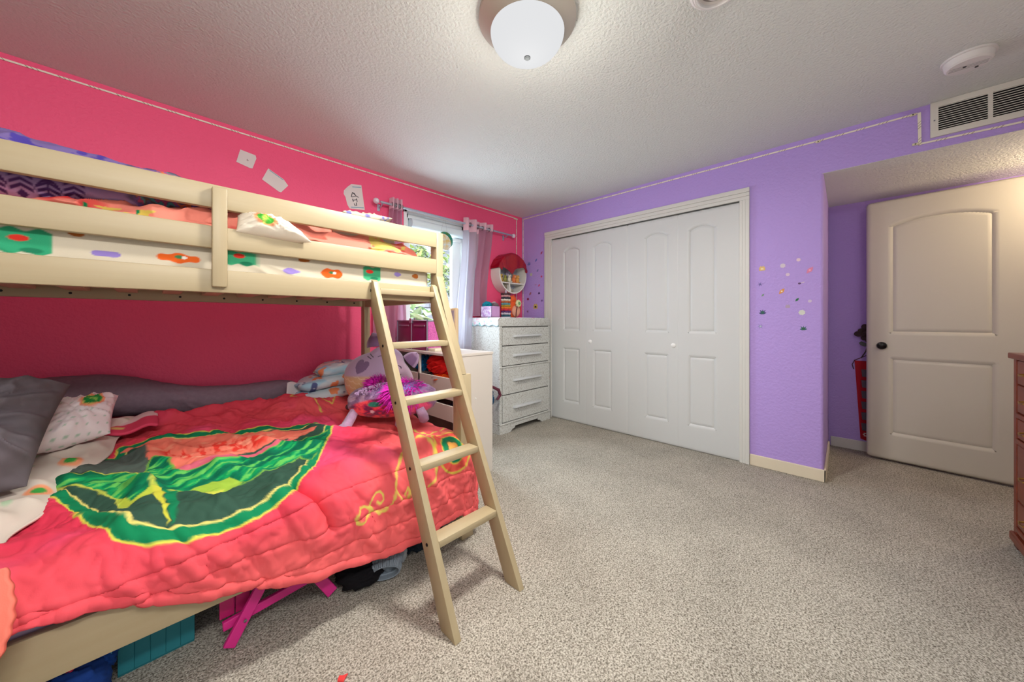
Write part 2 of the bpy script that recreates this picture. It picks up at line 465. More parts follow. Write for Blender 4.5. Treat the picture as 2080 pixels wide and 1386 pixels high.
# local y 0..DW runs from hinge to latch edge; place latch edge at Y=-0.148
Md = Matrix.Translation((4.020, -.148 - DW * math.cos(.11), .032)) @ Matrix.Rotation(-.11, 4, 'Z')
leaf_obj('door_leaf', Pd, Md, m_doorg, d3, .035)
b_ = B(); kc = Vector((4.094, -.212, .921))
lathe(b_, [(.031, 0), (.031, -.005), (.026, -.009), (.012, -.012), (.011, -.03), (.026, -.038), (.030, -.050), (.026, -.062), (.012, -.067), (0, -.068)], kc, 28, 'X')
k = obj('knob', b_, mat('oil_bronze', (26, 24, 23), .28, metal=.6), d3, True); k['label'] = 'dark bronze door knob'

# ------------------------------------------------------------------ window
w1 = thing('window_1', 'white framed window behind the curtains over the low shelf', 'window', ((WX0 + WX1) / 2, PY + .06, WZ0)); w1['kind'] = 'structure'
m_vinyl = mat('white_vinyl', (232, 236, 238), .35)
bm = B(); c0, c1 = PY - .002, PY + .115
for (a, b2, e, f) in ((WX0, WX0 + .055, WZ0, WZ1), (WX1 - .055, WX1, WZ0, WZ1), (WX0, WX1, WZ0, WZ0 + .05), (WX0, WX1, WZ1 - .055, WZ1)):
    bx(bm, a, b2, PY + .03, c1, e, f, .004)
for (a, b2, e, f) in ((WX0 - .012, WX0 + .02, WZ0 - .0, WZ1 + .012), (WX1 - .02, WX1 + .012, WZ0, WZ1 + .012), (WX0 - .012, WX1 + .012, WZ1 - .015, WZ1 + .012)):
    bx(bm, a, b2, PY - .012, PY + .04, e, f, .004)
obj('window_frame', bm, m_vinyl, w1)
bm = B()
for (a, b2, e, f) in ((WX0 + .055, WX0 + .09, WZ0 + .05, WZ1 - .055), (WX1 - .16, WX1 - .055, WZ0 + .05, WZ1 - .055), (WX0 + .055, WX1 - .055, WZ0 + .05, WZ0 + .085), (WX0 + .055, WX1 - .055, WZ1 - .1, WZ1 - .055)):
    bx(bm, a, b2, PY + .055, PY + .10, e, f, .004)
obj('sash', bm, m_vinyl, w1)
bm = B(); bx(bm, WX0 - .03, WX1 + .03, PY - .05, PY + .03, WZ0 - .03, WZ0 + .005, .006); bx(bm, WX0 - .015, WX1 + .015, PY - .014, PY, WZ0 - .09, WZ0 - .03, .004)
obj('window_sill', bm, m_vinyl, w1)
bm = B(); bx(bm, WX0 + .09, WX1 - .16, PY + .074, PY + .080, WZ0 + .085, WZ1 - .1)
obj('pane', bm, glassmat('window_glass'), w1)
bl = thing('roller_blind', 'white roller blind rolled up at the top of the window', 'window blind', ((WX0 + WX1) / 2, PY + .0, WZ1 - .15))
bm = B(); lathe(bm, [(.0, WX0 + .06), (.046, WX0 + .06), (.046, WX1 - .06), (0, WX1 - .06)], (0, PY + .004, WZ1 - .105), 24, 'X')
obj('blind_roll', bm, mat('blind_fabric', (222, 234, 240), .7), bl, True)
bm = B(); bx(bm, WX0 + .06, WX1 - .06, PY + .03, PY + .05, WZ1 - .19, WZ1 - .15, .005)
obj('bottom_bar', bm, m_vinyl, bl)

# ------------------------------------------------------------------ outside
m_siding = mat('siding_paint', (214, 218, 226), .7)
hs = thing('neighbour_house', 'pale house wall with horizontal siding boards beyond the window', 'house', (5, 9.0, 0))
bm = B()
for i in range(16):
    z = 1.0 + i * .19
    prism(bm, [(1.5, 9.0, z), (1.5, 8.955, z), (1.5, 8.985, z + .195), (1.5, 9.0, z + .195)], (1, 0, 0), 0, 9)
obj('siding', bm, m_siding, hs)
bm = B(); bx(bm, 1.4, 10.6, 8.6, 9.4, 4.05, 4.2)
obj('eaves', bm, mat('eave_grey', (150, 155, 165), .7), hs)
bm = B()
for r_ in range(9):
    for c_ in range(12):
        x = 1.2 + c_ * .44 + (.22 if r_ % 2 else 0)
        bx(bm, x, x + .43, 4.6, 4.85, -.2 + r_ * .19, -.2 + r_ * .19 + .182, .012)
setp(obj('retaining_wall', bm, mat('grey_block', (150, 156, 168), .9, bump=(30, .6, .01), var=(9, (120, 126, 140), .2))), 'grey concrete block retaining wall outside the window', 'garden wall')
bm = B(); bx(bm, -2, 12, PY + .13, 12, -.3, -.2)
g_o = obj('garden_ground', bm, mat('soil', (110, 104, 84), .95)); setp(g_o, 'bare ground outside beneath the window', 'ground', kind='structure')

def leaf_cloud(name, c, r, n, size, rgbs, label, cat, seed):
    rnd = random.Random(seed); root = thing(name, label, cat, (c[0], c[1], c[2] - r[2]))
    for k, rgb in enumerate(rgbs):
        b_ = B()
        for i in range(n):
            a, h = rnd.uniform(0, 2 * PI), rnd.uniform(-1, 1); q = rnd.uniform(.3, 1) ** .5
            p = Vector((c[0] + r[0] * q * math.cos(a) * math.sqrt(1 - h * h), c[1] + r[1] * q * math.sin(a) * math.sqrt(1 - h * h), c[2] + r[2] * q * h))
            s = size * rnd.uniform(.6, 1.3); M = Matrix.Translation(p) @ Euler((rnd.uniform(-1, 1), rnd.uniform(-1, 1), rnd.uniform(0, 6))).to_matrix().to_4x4()
            pts = [(-1, 0, 0), (-.35, -.42, .12), (.35, -.4, .12), (1, 0, 0), (.35, .4, .12), (-.35, .42, .12)]
            vs = [b_.verts.new(M @ (Vector(v) * s)) for v in pts]
            b_.faces.new((vs[0], vs[1], vs[2], vs[3])); b_.faces.new((vs[0], vs[3], vs[4], vs[5]))
        obj('foliage', b_, mat(name + '_leaf_%d' % k, rgb, .6), root)
    b_ = B(); tube(b_, [(c[0], c[1], -.2), (c[0] + .03, c[1], c[2] - r[2] * .3), (c[0], c[1], c[2] + r[2] * .3)], [.03, .022, .012], 8)
    obj('stem', b_, mat('bark', (96, 84, 66), .9), root)
    return root
leaf_cloud('garden_shrub', (3.25, 5.5, 1.85), (.85, .5, .75), 420, .06, [(150, 176, 92), (198, 210, 130), (116, 140, 84)], 'leafy green shrub growing above the block wall outside', 'shrub', 3)
leaf_cloud('potted_hosta', (2.2, 3.75, 1.08), (.28, .22, .28), 30, .13, [(176, 204, 150), (140, 176, 118)], 'broad leaved pale green plant just outside the window', 'plant', 5)
# ================================================================== BUNK BED
m_wx = mat('bed_wood_long', (176, 160, 128), .45, var=(1.0, (169, 151, 117), .35), stretch=(1.6, 40, 40), bump=(1.2, .05, .002))
m_wz = mat('bed_wood_tall', (176, 160, 128), .45, var=(1.0, (169, 151, 117), .35), stretch=(40, 40, 1.6))
m_hole = mat('bolt_black', (22, 20, 20), .5, metal=.4)
m_steel = mat('screw_steel', (150, 150, 155), .3, metal=1)
BX0, BX1 = -.86, 1.135        # bed length
UF, UR = 1.63, 2.63           # upper front / rear planes
bed = thing('bunk_bed', 'pale cream wooden bunk bed with flared posts against the pink wall', 'bunk bed', (.14, 2.13, 0))
def part(name, bm, m=m_wx, p=None, smooth=True): return obj(name, bm, m, p or bed, smooth)
for (z0, z1, nm) in ((1.526, 1.610, 'guard_rail'), (1.381, 1.461, 'guard_rail'), (1.222, 1.305, 'side_rail')):
    b = B(); bx(b, BX0, 1.091, UF, UF + .026, z0, z1, .004); part(nm, b)
b = B(); bx(b, .146, .189, UF - .024, UF, 1.241, 1.597, .005); part('rail_brace', b, m_wz)
b = B(); bx(b, BX0, 1.091, UR - .026, UR, 1.226, 1.285, .003); rr = part('rear_rail', b)
for i in range(9):
    b = B(); lathe(b, [(.0055, 0), (.0055, -.0015), (0, -.002)], (-.45 + i * .185, UR - .026, 1.25), 12, 'Y'); obj('screw', b, m_hole, rr)
b = B(); bx(b, BX0, 1.091, UR - .026, UR, 1.40, 1.50, .003); part('rear_rail', b)
for i in range(12):
    x = -.74 + i * .155
    b = B(); bx(b, x, x + .07, UF + .03, UR - .03, 1.262, 1.279, .003); part('slat', b, mat('slat_pine', (214, 190, 160), .6))
def post(sx, front):
    """flared post: vertical top, splayed lower leg"""
    s = 1 if front else -1; y = UF if front else UR; x0, x1 = (1.091, 1.135) if sx else (BX0 - .04, BX0)
    yl = 1.42 if front else UR
    d = .06 * s
    prof = [(y, 1.612), (y, 1.366), (yl, .843), (yl + d * 1.05, .843), (y + d, 1.33), (y + d, 1.612)]
    b = B(); prism(b, [(x0, p[0], p[1]) for p in prof], (1, 0, 0), 0, x1 - x0, .004); part('bed_post', b, m_wz)
    b = B(); prism(b, [(x0, yl, .842), (x0, yl - s * .018, .30), (x0, yl - s * .018, 0.0), (x0, yl + s * .05, 0), (x0, yl + s * .06, .842)], (1, 0, 0), 0, x1 - x0 + .03, .004); part('leg', b, m_wz)
for sx in (0, 1):
    for fr in (True, False): post(sx, fr)
b = B(); bx(b, 1.093, 1.122, UF + .05, UR - .05, 1.222, 1.30, .004); part('end_rail', b, mat('bed_wood_cross', (176, 160, 128), .45, var=(1.0, (169, 151, 117), .35), stretch=(40, 1.6, 40)))
b = B(); bx(b, 1.093, 1.122, UF + .05, UR - .05, 1.40, 1.46, .004); part('end_rail', b, m_wx)
# lower frame
b = B(); bx(b, BX0, 1.15, 1.420, 1.446, .228, .352, .004); part('side_rail', b)
b = B(); bx(b, BX0, 1.15, 2.82, 2.846, .228, .352, .004); part('side_rail', b)
b = B(); bx(b, 1.12, 1.148, 1.45, 2.82, .228, .42, .004); part('end_rail', b, m_wx)
for i in range(6):
    x = -.7 + i * .33
    b = B(); bx(b, x, x + .08, 1.446, 2.82, .262, .28, .003); part('slat', b, mat('slat_pine'))

# ------------------------------------------------------------------ ladder
lad = thing('bunk_ladder', 'pale wooden ladder with flat treads leaning on the bunk bed', 'ladder', (.90, 1.0, 0))
K = .49
def lad_pt(z, off=0.0):   # front edge line and rear edge line of a stile
    return (.965 + K * z + off, z)
for x0 in (.722, 1.050):
    pf = [lad_pt(0), lad_pt(1.285), (lad_pt(1.285)[0] + .008, 1.306), (lad_pt(1.285)[0] + .028, 1.318)]
    pr_ = [(.965 + K * 1.27 + .07, 1.300), (.965 + .086 + K * 0.0, 0)]
    pr_ = [(1.628, 1.300), (1.628, 1.18), (.965 + .086, 0)]
    b = B(); prism(b, [(x0, p[0], p[1]) for p in pf + pr_], (1, 0, 0), 0, .028, .003); st = obj('stile', b, m_wz, lad, True)
    for z in (1.265, 1.006, .768, .522, .270):
        b = B(); lathe(b, [(.0065, 0), (.0065, -.002), (.003, -.0025), (0, -.001)], (x0 + (0 if x0 < .9 else .028), .965 + K * z + .045, z), 14, 'X'); obj('bolt', b, m_hole, st)
for z in (1.275, 1.020, .783, .537, .286):
    y = .965 + K * (z - .014) + .006
    b = B(); bx(b, .75, 1.05, y, y + .068, z - .028, z, .004); obj('tread', b, m_wx, lad, True)

# ================================================================== MATTRESSES
def sheet_col(U, V, P):
    """white fitted sheet with loose green, orange and violet shapes (x, z on the front side)"""
    X, Y, Z = P[..., 0], P[..., 1], P[..., 2]
    c = np.zeros(X.shape + (3,)) + nlin(206, 195, 174)
    blobs = [((-.25, 1.345), .055, .034, (48, 156, 112)), ((.24, 1.36), .048, .026, (64, 166, 120)), ((.745, 1.352), .048, .032, (64, 166, 120)),
             ((.065, 1.338), .05, .016, (226, 98, 34)), ((.56, 1.333), .052, .020, (226, 98, 34)), ((-.10, 1.330), .028, .010, (140, 120, 190)), ((.40, 1.327), .034, .012, (148, 128, 198)),
             ((-.16, 1.385), .02, .01, (170, 96, 40)), ((.98, 1.36), .02, .012, (170, 96, 40)), ((.45, 1.38), .02, .01, (170, 96, 40)), ((.88, 1.36), .022, .01, (148, 128, 198)),
             ((-.5, 1.35), .05, .03, (226, 98, 34)), ((-.7, 1.34), .04, .02, (64, 166, 120))]
    front = (Y < 1.70)
    for (cx, cz), rx, rz, col in blobs:
        w = .15 * np.sin(X * 130 + cx * 40)
        d = np.maximum(np.abs((X - cx) / rx), np.abs((Z - cz) / rz)) if rx > .045 and col[1] > 150 else np.hypot((X - cx) / rx, (Z - cz) / rz)
        c = mixc(c, col, under(d + w, 1.0, .06) * front)
        if col[1] > 150: c = mixc(c, (214, 52, 40), under(np.hypot((X - cx + .01) / .018, (Z - cz - .008) / .009), 1, .1) * front); c = mixc(c, (30, 120, 86), under(np.hypot((X - cx - .012) / .02, (Z - cz + rz * .75) / .008), 1, .2) * front)
        if col[0] > 220: c = mixc(c, (70, 130, 80), under(np.hypot((X - cx) / .011, (Z - cz - .004) / .006), 1, .1) * front); c = mixc(c, (240, 236, 226), under(np.hypot((X - cx - .012) / .007, (Z - cz - .003) / .006), 1, .1) * front)
    return c
def soft_box(name, x0, x1, y0, y1, z0, z1, m, parent=None, colf=None, r=.04, n=(220, 90), wr=.004):
    """closed soft slab built as a wrapped superellipse section swept along X"""
    nx, na = n
    u = np.linspace(-1, 1, nx); a = np.linspace(0, 2 * PI, na, endpoint=False)
    U, A = np.meshgrid(u, a, indexing='ij')
    ends = np.clip((1 - np.abs(U)) * (x1 - x0) / 2 / r, 0, 1); k = np.sqrt(1 - (1 - ends) ** 2); inset = r * (1 - k)
    hy, hz = (y1 - y0) / 2 - inset, (z1 - z0) / 2 - inset
    # rounded rectangle walked by length, with half of the points spent on the front side
    W_, H_ = (y1 - y0) / 2, (z1 - z0) / 2; q = .022; cr = []
    nf = na // 2
    fz = np.linspace(-1, 1, nf)
    for t_ in fz: cr.append((-1 + (q / W_) * (1 - math.sqrt(max(0, 1 - max(0, (abs(t_) * H_ - (H_ - q)) / q) ** 2))), t_))
    for t_ in np.linspace(-1, 1, na - nf + 2)[1:-1] if False else []: pass
    rest = na - nf; n3 = rest // 3
    for k in range(n3): cr.append((-1 + 2 * (k + 1) / (n3 + 1), 1.0))
    for k in range(n3): cr.append((1.0, 1 - 2 * (k + .5) / n3))
    for k in range(rest - 2 * n3): cr.append((1 - 2 * (k + 1) / (rest - 2 * n3 + 1), -1.0))
    cr = np.array(cr); A = np.repeat((np.arctan2(cr[:, 1], cr[:, 0]))[None], nx, 0)
    Y = (y0 + y1) / 2 + hy * cr[:, 0][None]; Z = (z0 + z1) / 2 + hz * cr[:, 1][None]; X = (x0 + x1) / 2 + U * (x1 - x0) / 2
    w = wr * (ridge(X * 5 + Z * 9, Z * 8, 4) - .3) * 2 * (ends > .9)
    Y = Y + w * np.cos(A); Z = Z + w * np.sin(A)
    P = np.stack([X, Y, Z], -1).transpose(1, 0, 2)
    col = colf(None, None, P) if colf else None
    o = grid_mesh(name, P, m, parent, col, wrap=True)
    bm = bmesh.new(); bm.from_mesh(o.data); bmesh.ops.holes_fill(bm, edges=[e_ for e_ in bm.edges if e_.is_boundary], sides=na + 1)
    bmesh.ops.recalc_face_normals(bm, faces=bm.faces[:]); bm.to_mesh(o.data); bm.free()
    for f_ in o.data.polygons: f_.use_smooth = True
    return o
m_print = mat('printed_cotton', rough=.85, attr=True, bump=(420, .12, .002), spec=.2)
o = soft_box('mattress', -.84, 1.075, 1.668, 2.595, 1.281, 1.425, m_print, colf=sheet_col, n=(420, 120))
setp(o, 'upper bunk mattress in a white sheet printed with green and orange shapes', 'mattress')
o = soft_box('mattress', -.84, 1.108, 1.452, 2.81, .284, .478, mat('lavender_sheet', (196, 190, 220), .85), n=(120, 90))
setp(o, 'lower bunk mattress under the coral comforter', 'mattress')
# ================================================================== LOWER BED SOFT THINGS
# ---- lower comforter: rest coordinates (a along the bed, b across it); b < CYE hangs down in front, a > CXE over the foot
CXE, CYE, CR = 1.085, 1.500, .12
HEMX = [-.9, -.40, -.2, -.11, .09, .18, .29, .41, .55, .69, .83, 1.02, 1.226]
HEMZ = [.36, .40, .40, .385, .30, .275, .232, .20, .178, .158, .148, .155, .14]
def cf_base(a, b):
    a = np.asarray(a, float); b = np.asarray(b, float)
    ex = np.maximum(0, a - CXE); ey = np.maximum(0, CYE - b)
    e = np.hypot(ex, ey) + 1e-9
    # squarer corner
    q = np.minimum(e / CR, PI / 2)
    f = CR * np.sin(q) + .012 * np.sin(np.maximum(0, e - CR * PI / 2) * 6) * 0
    g = CR * (1 - np.cos(q)) + np.maximum(0, e - CR * PI / 2)
    X = np.minimum(a, CXE) + ex / e * f; Y = np.maximum(b, CYE) - ey / e * f
    zt = .505 + .065 * sstep(1.6, 2.7, np.maximum(b, CYE)) - .02 * sstep(.2, -.4, a)
    return np.stack([X, Y, zt - g], -1), e, ex, ey
PT = {}
PT['OUT'] = [(-.276,2.016),(-.172,1.752),(-.068,1.468),(-.008,1.428),(.06,1.4),(.148,1.388),(.236,1.392),(.336,1.428),(.424,1.508),(.54,1.72),(.668,1.952),(.604,2.048),(.524,2.092),(.436,2.14),(.332,2.196),(.2,2.224),(.064,2.26),(-.028,2.268),(-.096,2.264),(-.108,2.176),(-.18,2.212),(-.26,2.268)]
PT['DARKFLAP'] = [(-.264,2.248),(-.1,2.192),(-.016,2.172),(-.008,2.04),(-.016,1.924),(-.104,2.02),(-.272,2.088)]
PT['SALMON'] = [(-.1,2.224),(-.028,2.244),(.064,2.224),(.196,2.188),(.324,2.16),(.512,2.048),(.596,1.976),(.504,1.932),(.4,1.912),(.288,1.904),(.184,1.868),(.12,1.844),(.072,1.836),(.048,1.988),(-.008,2.052),(-.016,2.184)]
PT['REDSP'] = [(.032,2.144),(.14,2.116),(.224,2.096),(.344,2.024),(.364,1.936),(.26,1.956),(.176,1.96),(.1,1.952),(.044,2.036)]
PT['MAUVE'] = [(.06,1.884),(.184,1.88),(.32,1.888),(.48,1.916),(.476,1.864),(.308,1.82),(.164,1.8),(.076,1.82)]
PT['GR1'] = [(-.008,2.016),(.008,2.048),(.048,1.988),(.068,1.848),(.18,1.816),(.312,1.848),(.476,1.896),(.624,1.896),(.54,1.72),(.468,1.644),(.444,1.7),(.34,1.636),(.228,1.608),(.16,1.616),(.108,1.624),(.06,1.64),(.024,1.668),(.0,1.748),(-.012,1.872)]
PT['YEL1'] = [(.104,1.684),(.208,1.688),(.24,1.62),(.196,1.588),(.144,1.592),(.1,1.612),(.06,1.648)]
PT['GR2'] = [(-.264,2.056),(-.14,2.028),(-.072,2.0),(-.024,1.944),(-.008,1.8),(.0,1.712),(-.032,1.656),(-.06,1.616),(-.076,1.744),(-.128,1.856),(-.212,1.952)]
PT['YEL2'] = [(-.06,1.612),(-.076,1.744),(-.052,1.708),(-.04,1.664),(.0,1.712),(.024,1.68),(-.032,1.648)]
PT['YEL3'] = [(.0,1.712),(.02,1.7),(.036,1.5),(.036,1.452),(.028,1.472)]
PT['GR3'] = [(.028,1.684),(.06,1.648),(.056,1.48),(.04,1.448)]
PT['YEL4'] = [(.036,1.676),(.144,1.604),(.184,1.608),(.156,1.572),(.084,1.612)]
PT['SW1'] = [(.808,1.468),(.772,1.444),(.732,1.4),(.716,1.36),(.708,1.328),(.692,1.288),(.668,1.268),(.636,1.264),(.612,1.284),(.596,1.308),(.608,1.332),(.628,1.348),(.648,1.348),(.66,1.332),(.66,1.312),(.644,1.3),(.632,1.312)]
PT['SW2'] = [(.6,1.3),(.592,1.272),(.568,1.26),(.548,1.268),(.544,1.292),(.556,1.312),(.576,1.316),(.6,1.296)]
PT['SW3'] = [(.708,1.336),(.716,1.308),(.736,1.284),(.76,1.284),(.772,1.308),(.764,1.324),(.752,1.312),(.752,1.3)]
PT['SW4'] = [(.9,1.508),(.928,1.484),(.936,1.44),(.932,1.4),(.916,1.352),(.9,1.32),(.872,1.3)]
PT['SW5'] = [(.988,1.688),(.988,1.624),(1.016,1.576),(1.068,1.564),(1.14,1.616),(1.148,1.632)]
PT['SW6'] = [(.912,1.54),(.936,1.508),(.98,1.532),(1.008,1.584)]
PT['SW7'] = [(.964,1.448),(1.012,1.5),(1.08,1.552),(1.136,1.56),(1.12,1.484),(1.108,1.4),(1.096,1.352),(1.06,1.316),(1.016,1.308),(.968,1.324),(.94,1.356),(.936,1.392),(.964,1.448)]
PT['SW8'] = [(.788,1.364),(.788,1.332),(.8,1.312)]
PT['CIRC'] = [(1.024,1.396)]
PT['SW9'] = [(.712,2.272),(.704,2.384),(.652,2.492),(.6,2.504),(.652,2.604)]
PT['SW10'] = [(.8,2.604),(.852,2.476),(.796,2.356),(.76,2.428)]
PT['SEAMS'] = [(.288,1.288),(.48,1.34),(.508,1.344),(.72,1.392),(.764,1.4),(.352,1.208),(.508,1.176),(.716,1.204),(.824,1.212),(.332,1.2),(.208,1.2),(.78,1.264)]
CORAL, RED, DEEP = (228, 96, 97), (220, 54, 84), (192, 26, 70)
YL, GD, DK, SAL = (214, 214, 82), (12, 128, 82), (50, 82, 68), (240, 124, 104)
def comforter_col(a, b):
    warp = .002 * (fbm(a * 9, b * 9, 3) - .5) * 2
    A, Bq = a + warp, b + .002 * (fbm(a * 9 + 7, b * 9, 5) - .5) * 2
    c = np.zeros(a.shape + (3,)) + nlin(*CORAL)
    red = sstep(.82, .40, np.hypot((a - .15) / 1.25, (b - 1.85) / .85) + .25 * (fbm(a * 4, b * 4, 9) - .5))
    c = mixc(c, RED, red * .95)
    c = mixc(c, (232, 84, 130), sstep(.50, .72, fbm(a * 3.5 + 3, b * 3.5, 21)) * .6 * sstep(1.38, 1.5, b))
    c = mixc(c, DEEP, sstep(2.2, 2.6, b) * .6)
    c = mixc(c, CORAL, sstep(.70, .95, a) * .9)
    for k in ('SW1', 'SW2', 'SW3', 'SW4', 'SW5', 'SW6', 'SW8', 'SW9', 'SW10'):
        c = mixc(c, (212, 190, 92), under(linesd(A, Bq, PT[k]), .0046, .0022))
    c = mixc(c, (226, 150, 90), .5 * under(polysd(A, Bq, PT['SW7']), 0))
    cx, cy = PT['CIRC'][0]; cx += .01; cy += .015; q = np.hypot((A - cx) / 1.0, (Bq - cy) / 1.12)
    for rad, col in ((.098, (214, 196, 78)), (.090, (236, 92, 80)), (.060, (214, 196, 78)), (.055, (14, 124, 80)), (.036, (60, 110, 70))): c = mixc(c, col, under(q, rad, .003))
    for k in range(4):
        c = mixc(c, (240, 170, 86), under(np.hypot(A - cx - .016 * math.cos(k * PI / 2 + .4), Bq - cy - .016 * math.sin(k * PI / 2 + .4)), .015, .003))
    # round shield in greens with a salmon field, all loose brushed shapes
    d = polysd(A, Bq, PT['OUT'])
    c = mixc(c, YL, under(d, .006)); c = mixc(c, GD, under(d, 0)); c = mixc(c, (228, 214, 120), under(d, -.030)); c = mixc(c, DK, under(d, -.036))
    ins = under(d, -.012)
    n1 = fbm(a * 26 + b * 5, b * 34, 31); n2 = fbm(a * 60, b * 14, 33)
    def lay(c, key, col, edge=None, w=.006):
        dd = polysd(A, Bq, PT[key]) + .003 * (n1 - .5)
        if edge: c = mixc(c, edge, under(dd, w) * ins)
        return mixc(c, col, under(dd, 0) * ins)
    c = lay(c, 'SALMON', SAL); c = mixc(c, (226, 60, 48), under(polysd(A, Bq, PT['REDSP']), .01, .02) * sstep(.42, .56, n2) * ins); c = lay(c, 'MAUVE', (222, 104, 126))
    c = mixc(c, (244, 170, 140), under(polysd(A, Bq, PT['SALMON']), -.01, .01) * sstep(.58, .7, n1) * .6 * ins)
    c = lay(c, 'DARKFLAP', (84, 96, 90))
    g = ins * np.maximum(under(polysd(A, Bq, PT['GR1']), 0), under(polysd(A, Bq, PT['GR2']), 0))
    c = lay(c, 'GR1', (4, 116, 82), (122, 176, 70)); c = lay(c, 'GR2', (6, 122, 78), (196, 204, 84))
    s1 = fbm((a * .9 + b * .45) * 9, (b * .9 - a * .45) * 46, 37); c = mixc(c, (14, 164, 92), g * sstep(.48, .60, s1) * .9); c = mixc(c, (116, 206, 96), g * sstep(.62, .70, s1) * .8); c = mixc(c, (2, 96, 70), g * sstep(.42, .32, s1) * .7)
    for k, col in (('YEL1', (160, 196, 70)), ('YEL2', (190, 206, 72)), ('YEL3', (206, 204, 70)), ('GR3', (14, 128, 84)), ('YEL4', (200, 206, 80))): c = lay(c, k, col)
    return c
def seam_d(a, b):
    s = np.full(a.shape, 1e9)
    for off in (1.392, 1.285, 1.19):
        s = np.minimum(s, np.abs(b - (off - .045 * (.75 - a) * (off > 1.3) + .008 * np.sin(a * 7 + off * 30))))
    return s
def make_comforter():
    na, nb = 460, 420
    a = np.linspace(-.72, 1.40, na)
    hem = np.interp(a, HEMX, HEMZ)
    zt = .505 - .02 * sstep(.2, -.4, a)
    elen = np.maximum(.15, zt - hem - CR + CR * PI / 2)          # length over the front edge to reach the hem
    elen = np.where(a > CXE, np.interp(a, [CXE, 1.40], [.44, .36]), elen)
    v = np.linspace(0, 1, nb)
    A = np.repeat(a[:, None], nb, 1); bmin = CYE - elen
    Bq = 2.70 + (bmin[:, None] - 2.70) * v[None]
    P, e, ex, ey = cf_base(A, Bq)
    n = normals(P); n *= np.sign((n * np.array([.3, -.5, 1])).sum(-1, keepdims=True))
    front = sstep(.02, .16, ey); top = 1 - sstep(.0, .10, e)
    ca, sa = math.cos(.5), math.sin(.5)
    u1, u2 = A * ca + Bq * sa, -A * sa + Bq * ca
    wa, wb = A + .10 * fbm(A * 3, Bq * 3, 61), Bq + .10 * fbm(A * 3 + 9, Bq * 3, 63)
    w = .034 * (ridge((wa * ca + wb * sa) * 4.0, (-wa * sa + wb * ca) * 1.7, 2) - .25) * (.25 + .75 * top)
    w += .022 * (ridge(A * 2.3 - Bq * 2.2, A * 5 + Bq * 3.2, 8) - .25) * (.4 + .6 * top)
    w += .016 * (fbm(A * 3.1, Bq * 3.3, 4) - .5)
    w += .011 * (ridge(wa * 11 + wb * 6 + 3, wb * 6 - wa * 3, 12) - .25) + .005 * (ridge(wa * 22 - wb * 12, wb * 16 + wa * 9, 14) - .25)
    w += front * .020 * (ridge(A * 6 + Bq * 4, Bq * 1.6 - A * .6, 19) - .25)
    w += front * .012 * np.sin(A * 13 + 2.2 * np.sin(A * 5)) * sstep(.05, .35, ey)
    # bunched ridge along the body pillow
    w += .050 * np.exp(-((Bq - (2.58 + .03 * np.sin(A * 6))) / .055) ** 2) * (.55 + .7 * fbm(A * 4, A * 0, 6)) * sstep(-.2, .0, A)
    w += .060 * np.exp(-(((A - .62) / .16) ** 2 + ((Bq - 2.42) / .10) ** 2)) + .028 * np.exp(-(((A + .02) / .04) ** 2 + ((Bq - 1.78) / .16) ** 2))
    w -= .030 * np.exp(-((linesd(A, Bq, [(.36, 1.46), (.42, 1.38), (.46, 1.28)])) / .018) ** 2)
    w += .022 * np.exp(-((linesd(A, Bq, [(.30, 1.46), (.37, 1.36), (.42, 1.25)])) / .03) ** 2)
    sd = seam_d(A, Bq); pk = .6 + .8 * vn(A * 34, Bq * 6, 44)
    w -= .010 * np.exp(-(sd / .0042) ** 2) ; w += .004 * (ridge(A * 26, Bq * 5, 47) - .2) * np.exp(-((sd - .014) / .016) ** 2)
    hemd = (Bq - bmin[:, None]); w -= .004 * np.exp(-((hemd - .028) / .004) ** 2); w += .004 * np.exp(-((hemd - .012) / .010) ** 2)
    w = np.where(A > 1.0, w * .8, w)
    P = P + n * w[..., None]
    P[..., 2] += 0
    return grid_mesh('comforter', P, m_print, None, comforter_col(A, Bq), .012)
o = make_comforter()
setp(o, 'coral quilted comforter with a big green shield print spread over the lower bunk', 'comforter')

# striped underside of the folded corner at the head of the bed
def strip_cloth():
    u, v = np.meshgrid(np.linspace(0, 1, 60), np.linspace(0, 1, 70), indexing='ij')
    X = -.50 + u * (.275 + .018 * np.sin(v * 5)); Z = .565 - v * .27; Y = 1.345 - .05 * np.sin(v * PI * .9) - .012 * np.sin(u * 5 + v * 3)
    c = np.zeros(u.shape + (3,)) + nlin(232, 226, 206)
    for z0, col in ((.40, (150, 196, 92)), (.47, (216, 206, 96)), (.53, (96, 168, 84)), (.575, (226, 150, 96))): c = mixc(c, col, under(np.abs(v - z0), .028, .01))
    c = mixc(c, (238, 122, 104), sstep(.86, .88, u))
    X = X + .0015 * np.sin(v * 60) * (u > .9)
    return grid_mesh('folded_quilt_corner', np.stack([X, Y, Z], -1), m_print, None, c, .02)
setp(strip_cloth(), 'folded cream quilt corner with green stripes and coral piping hanging at the bed edge', 'quilt')

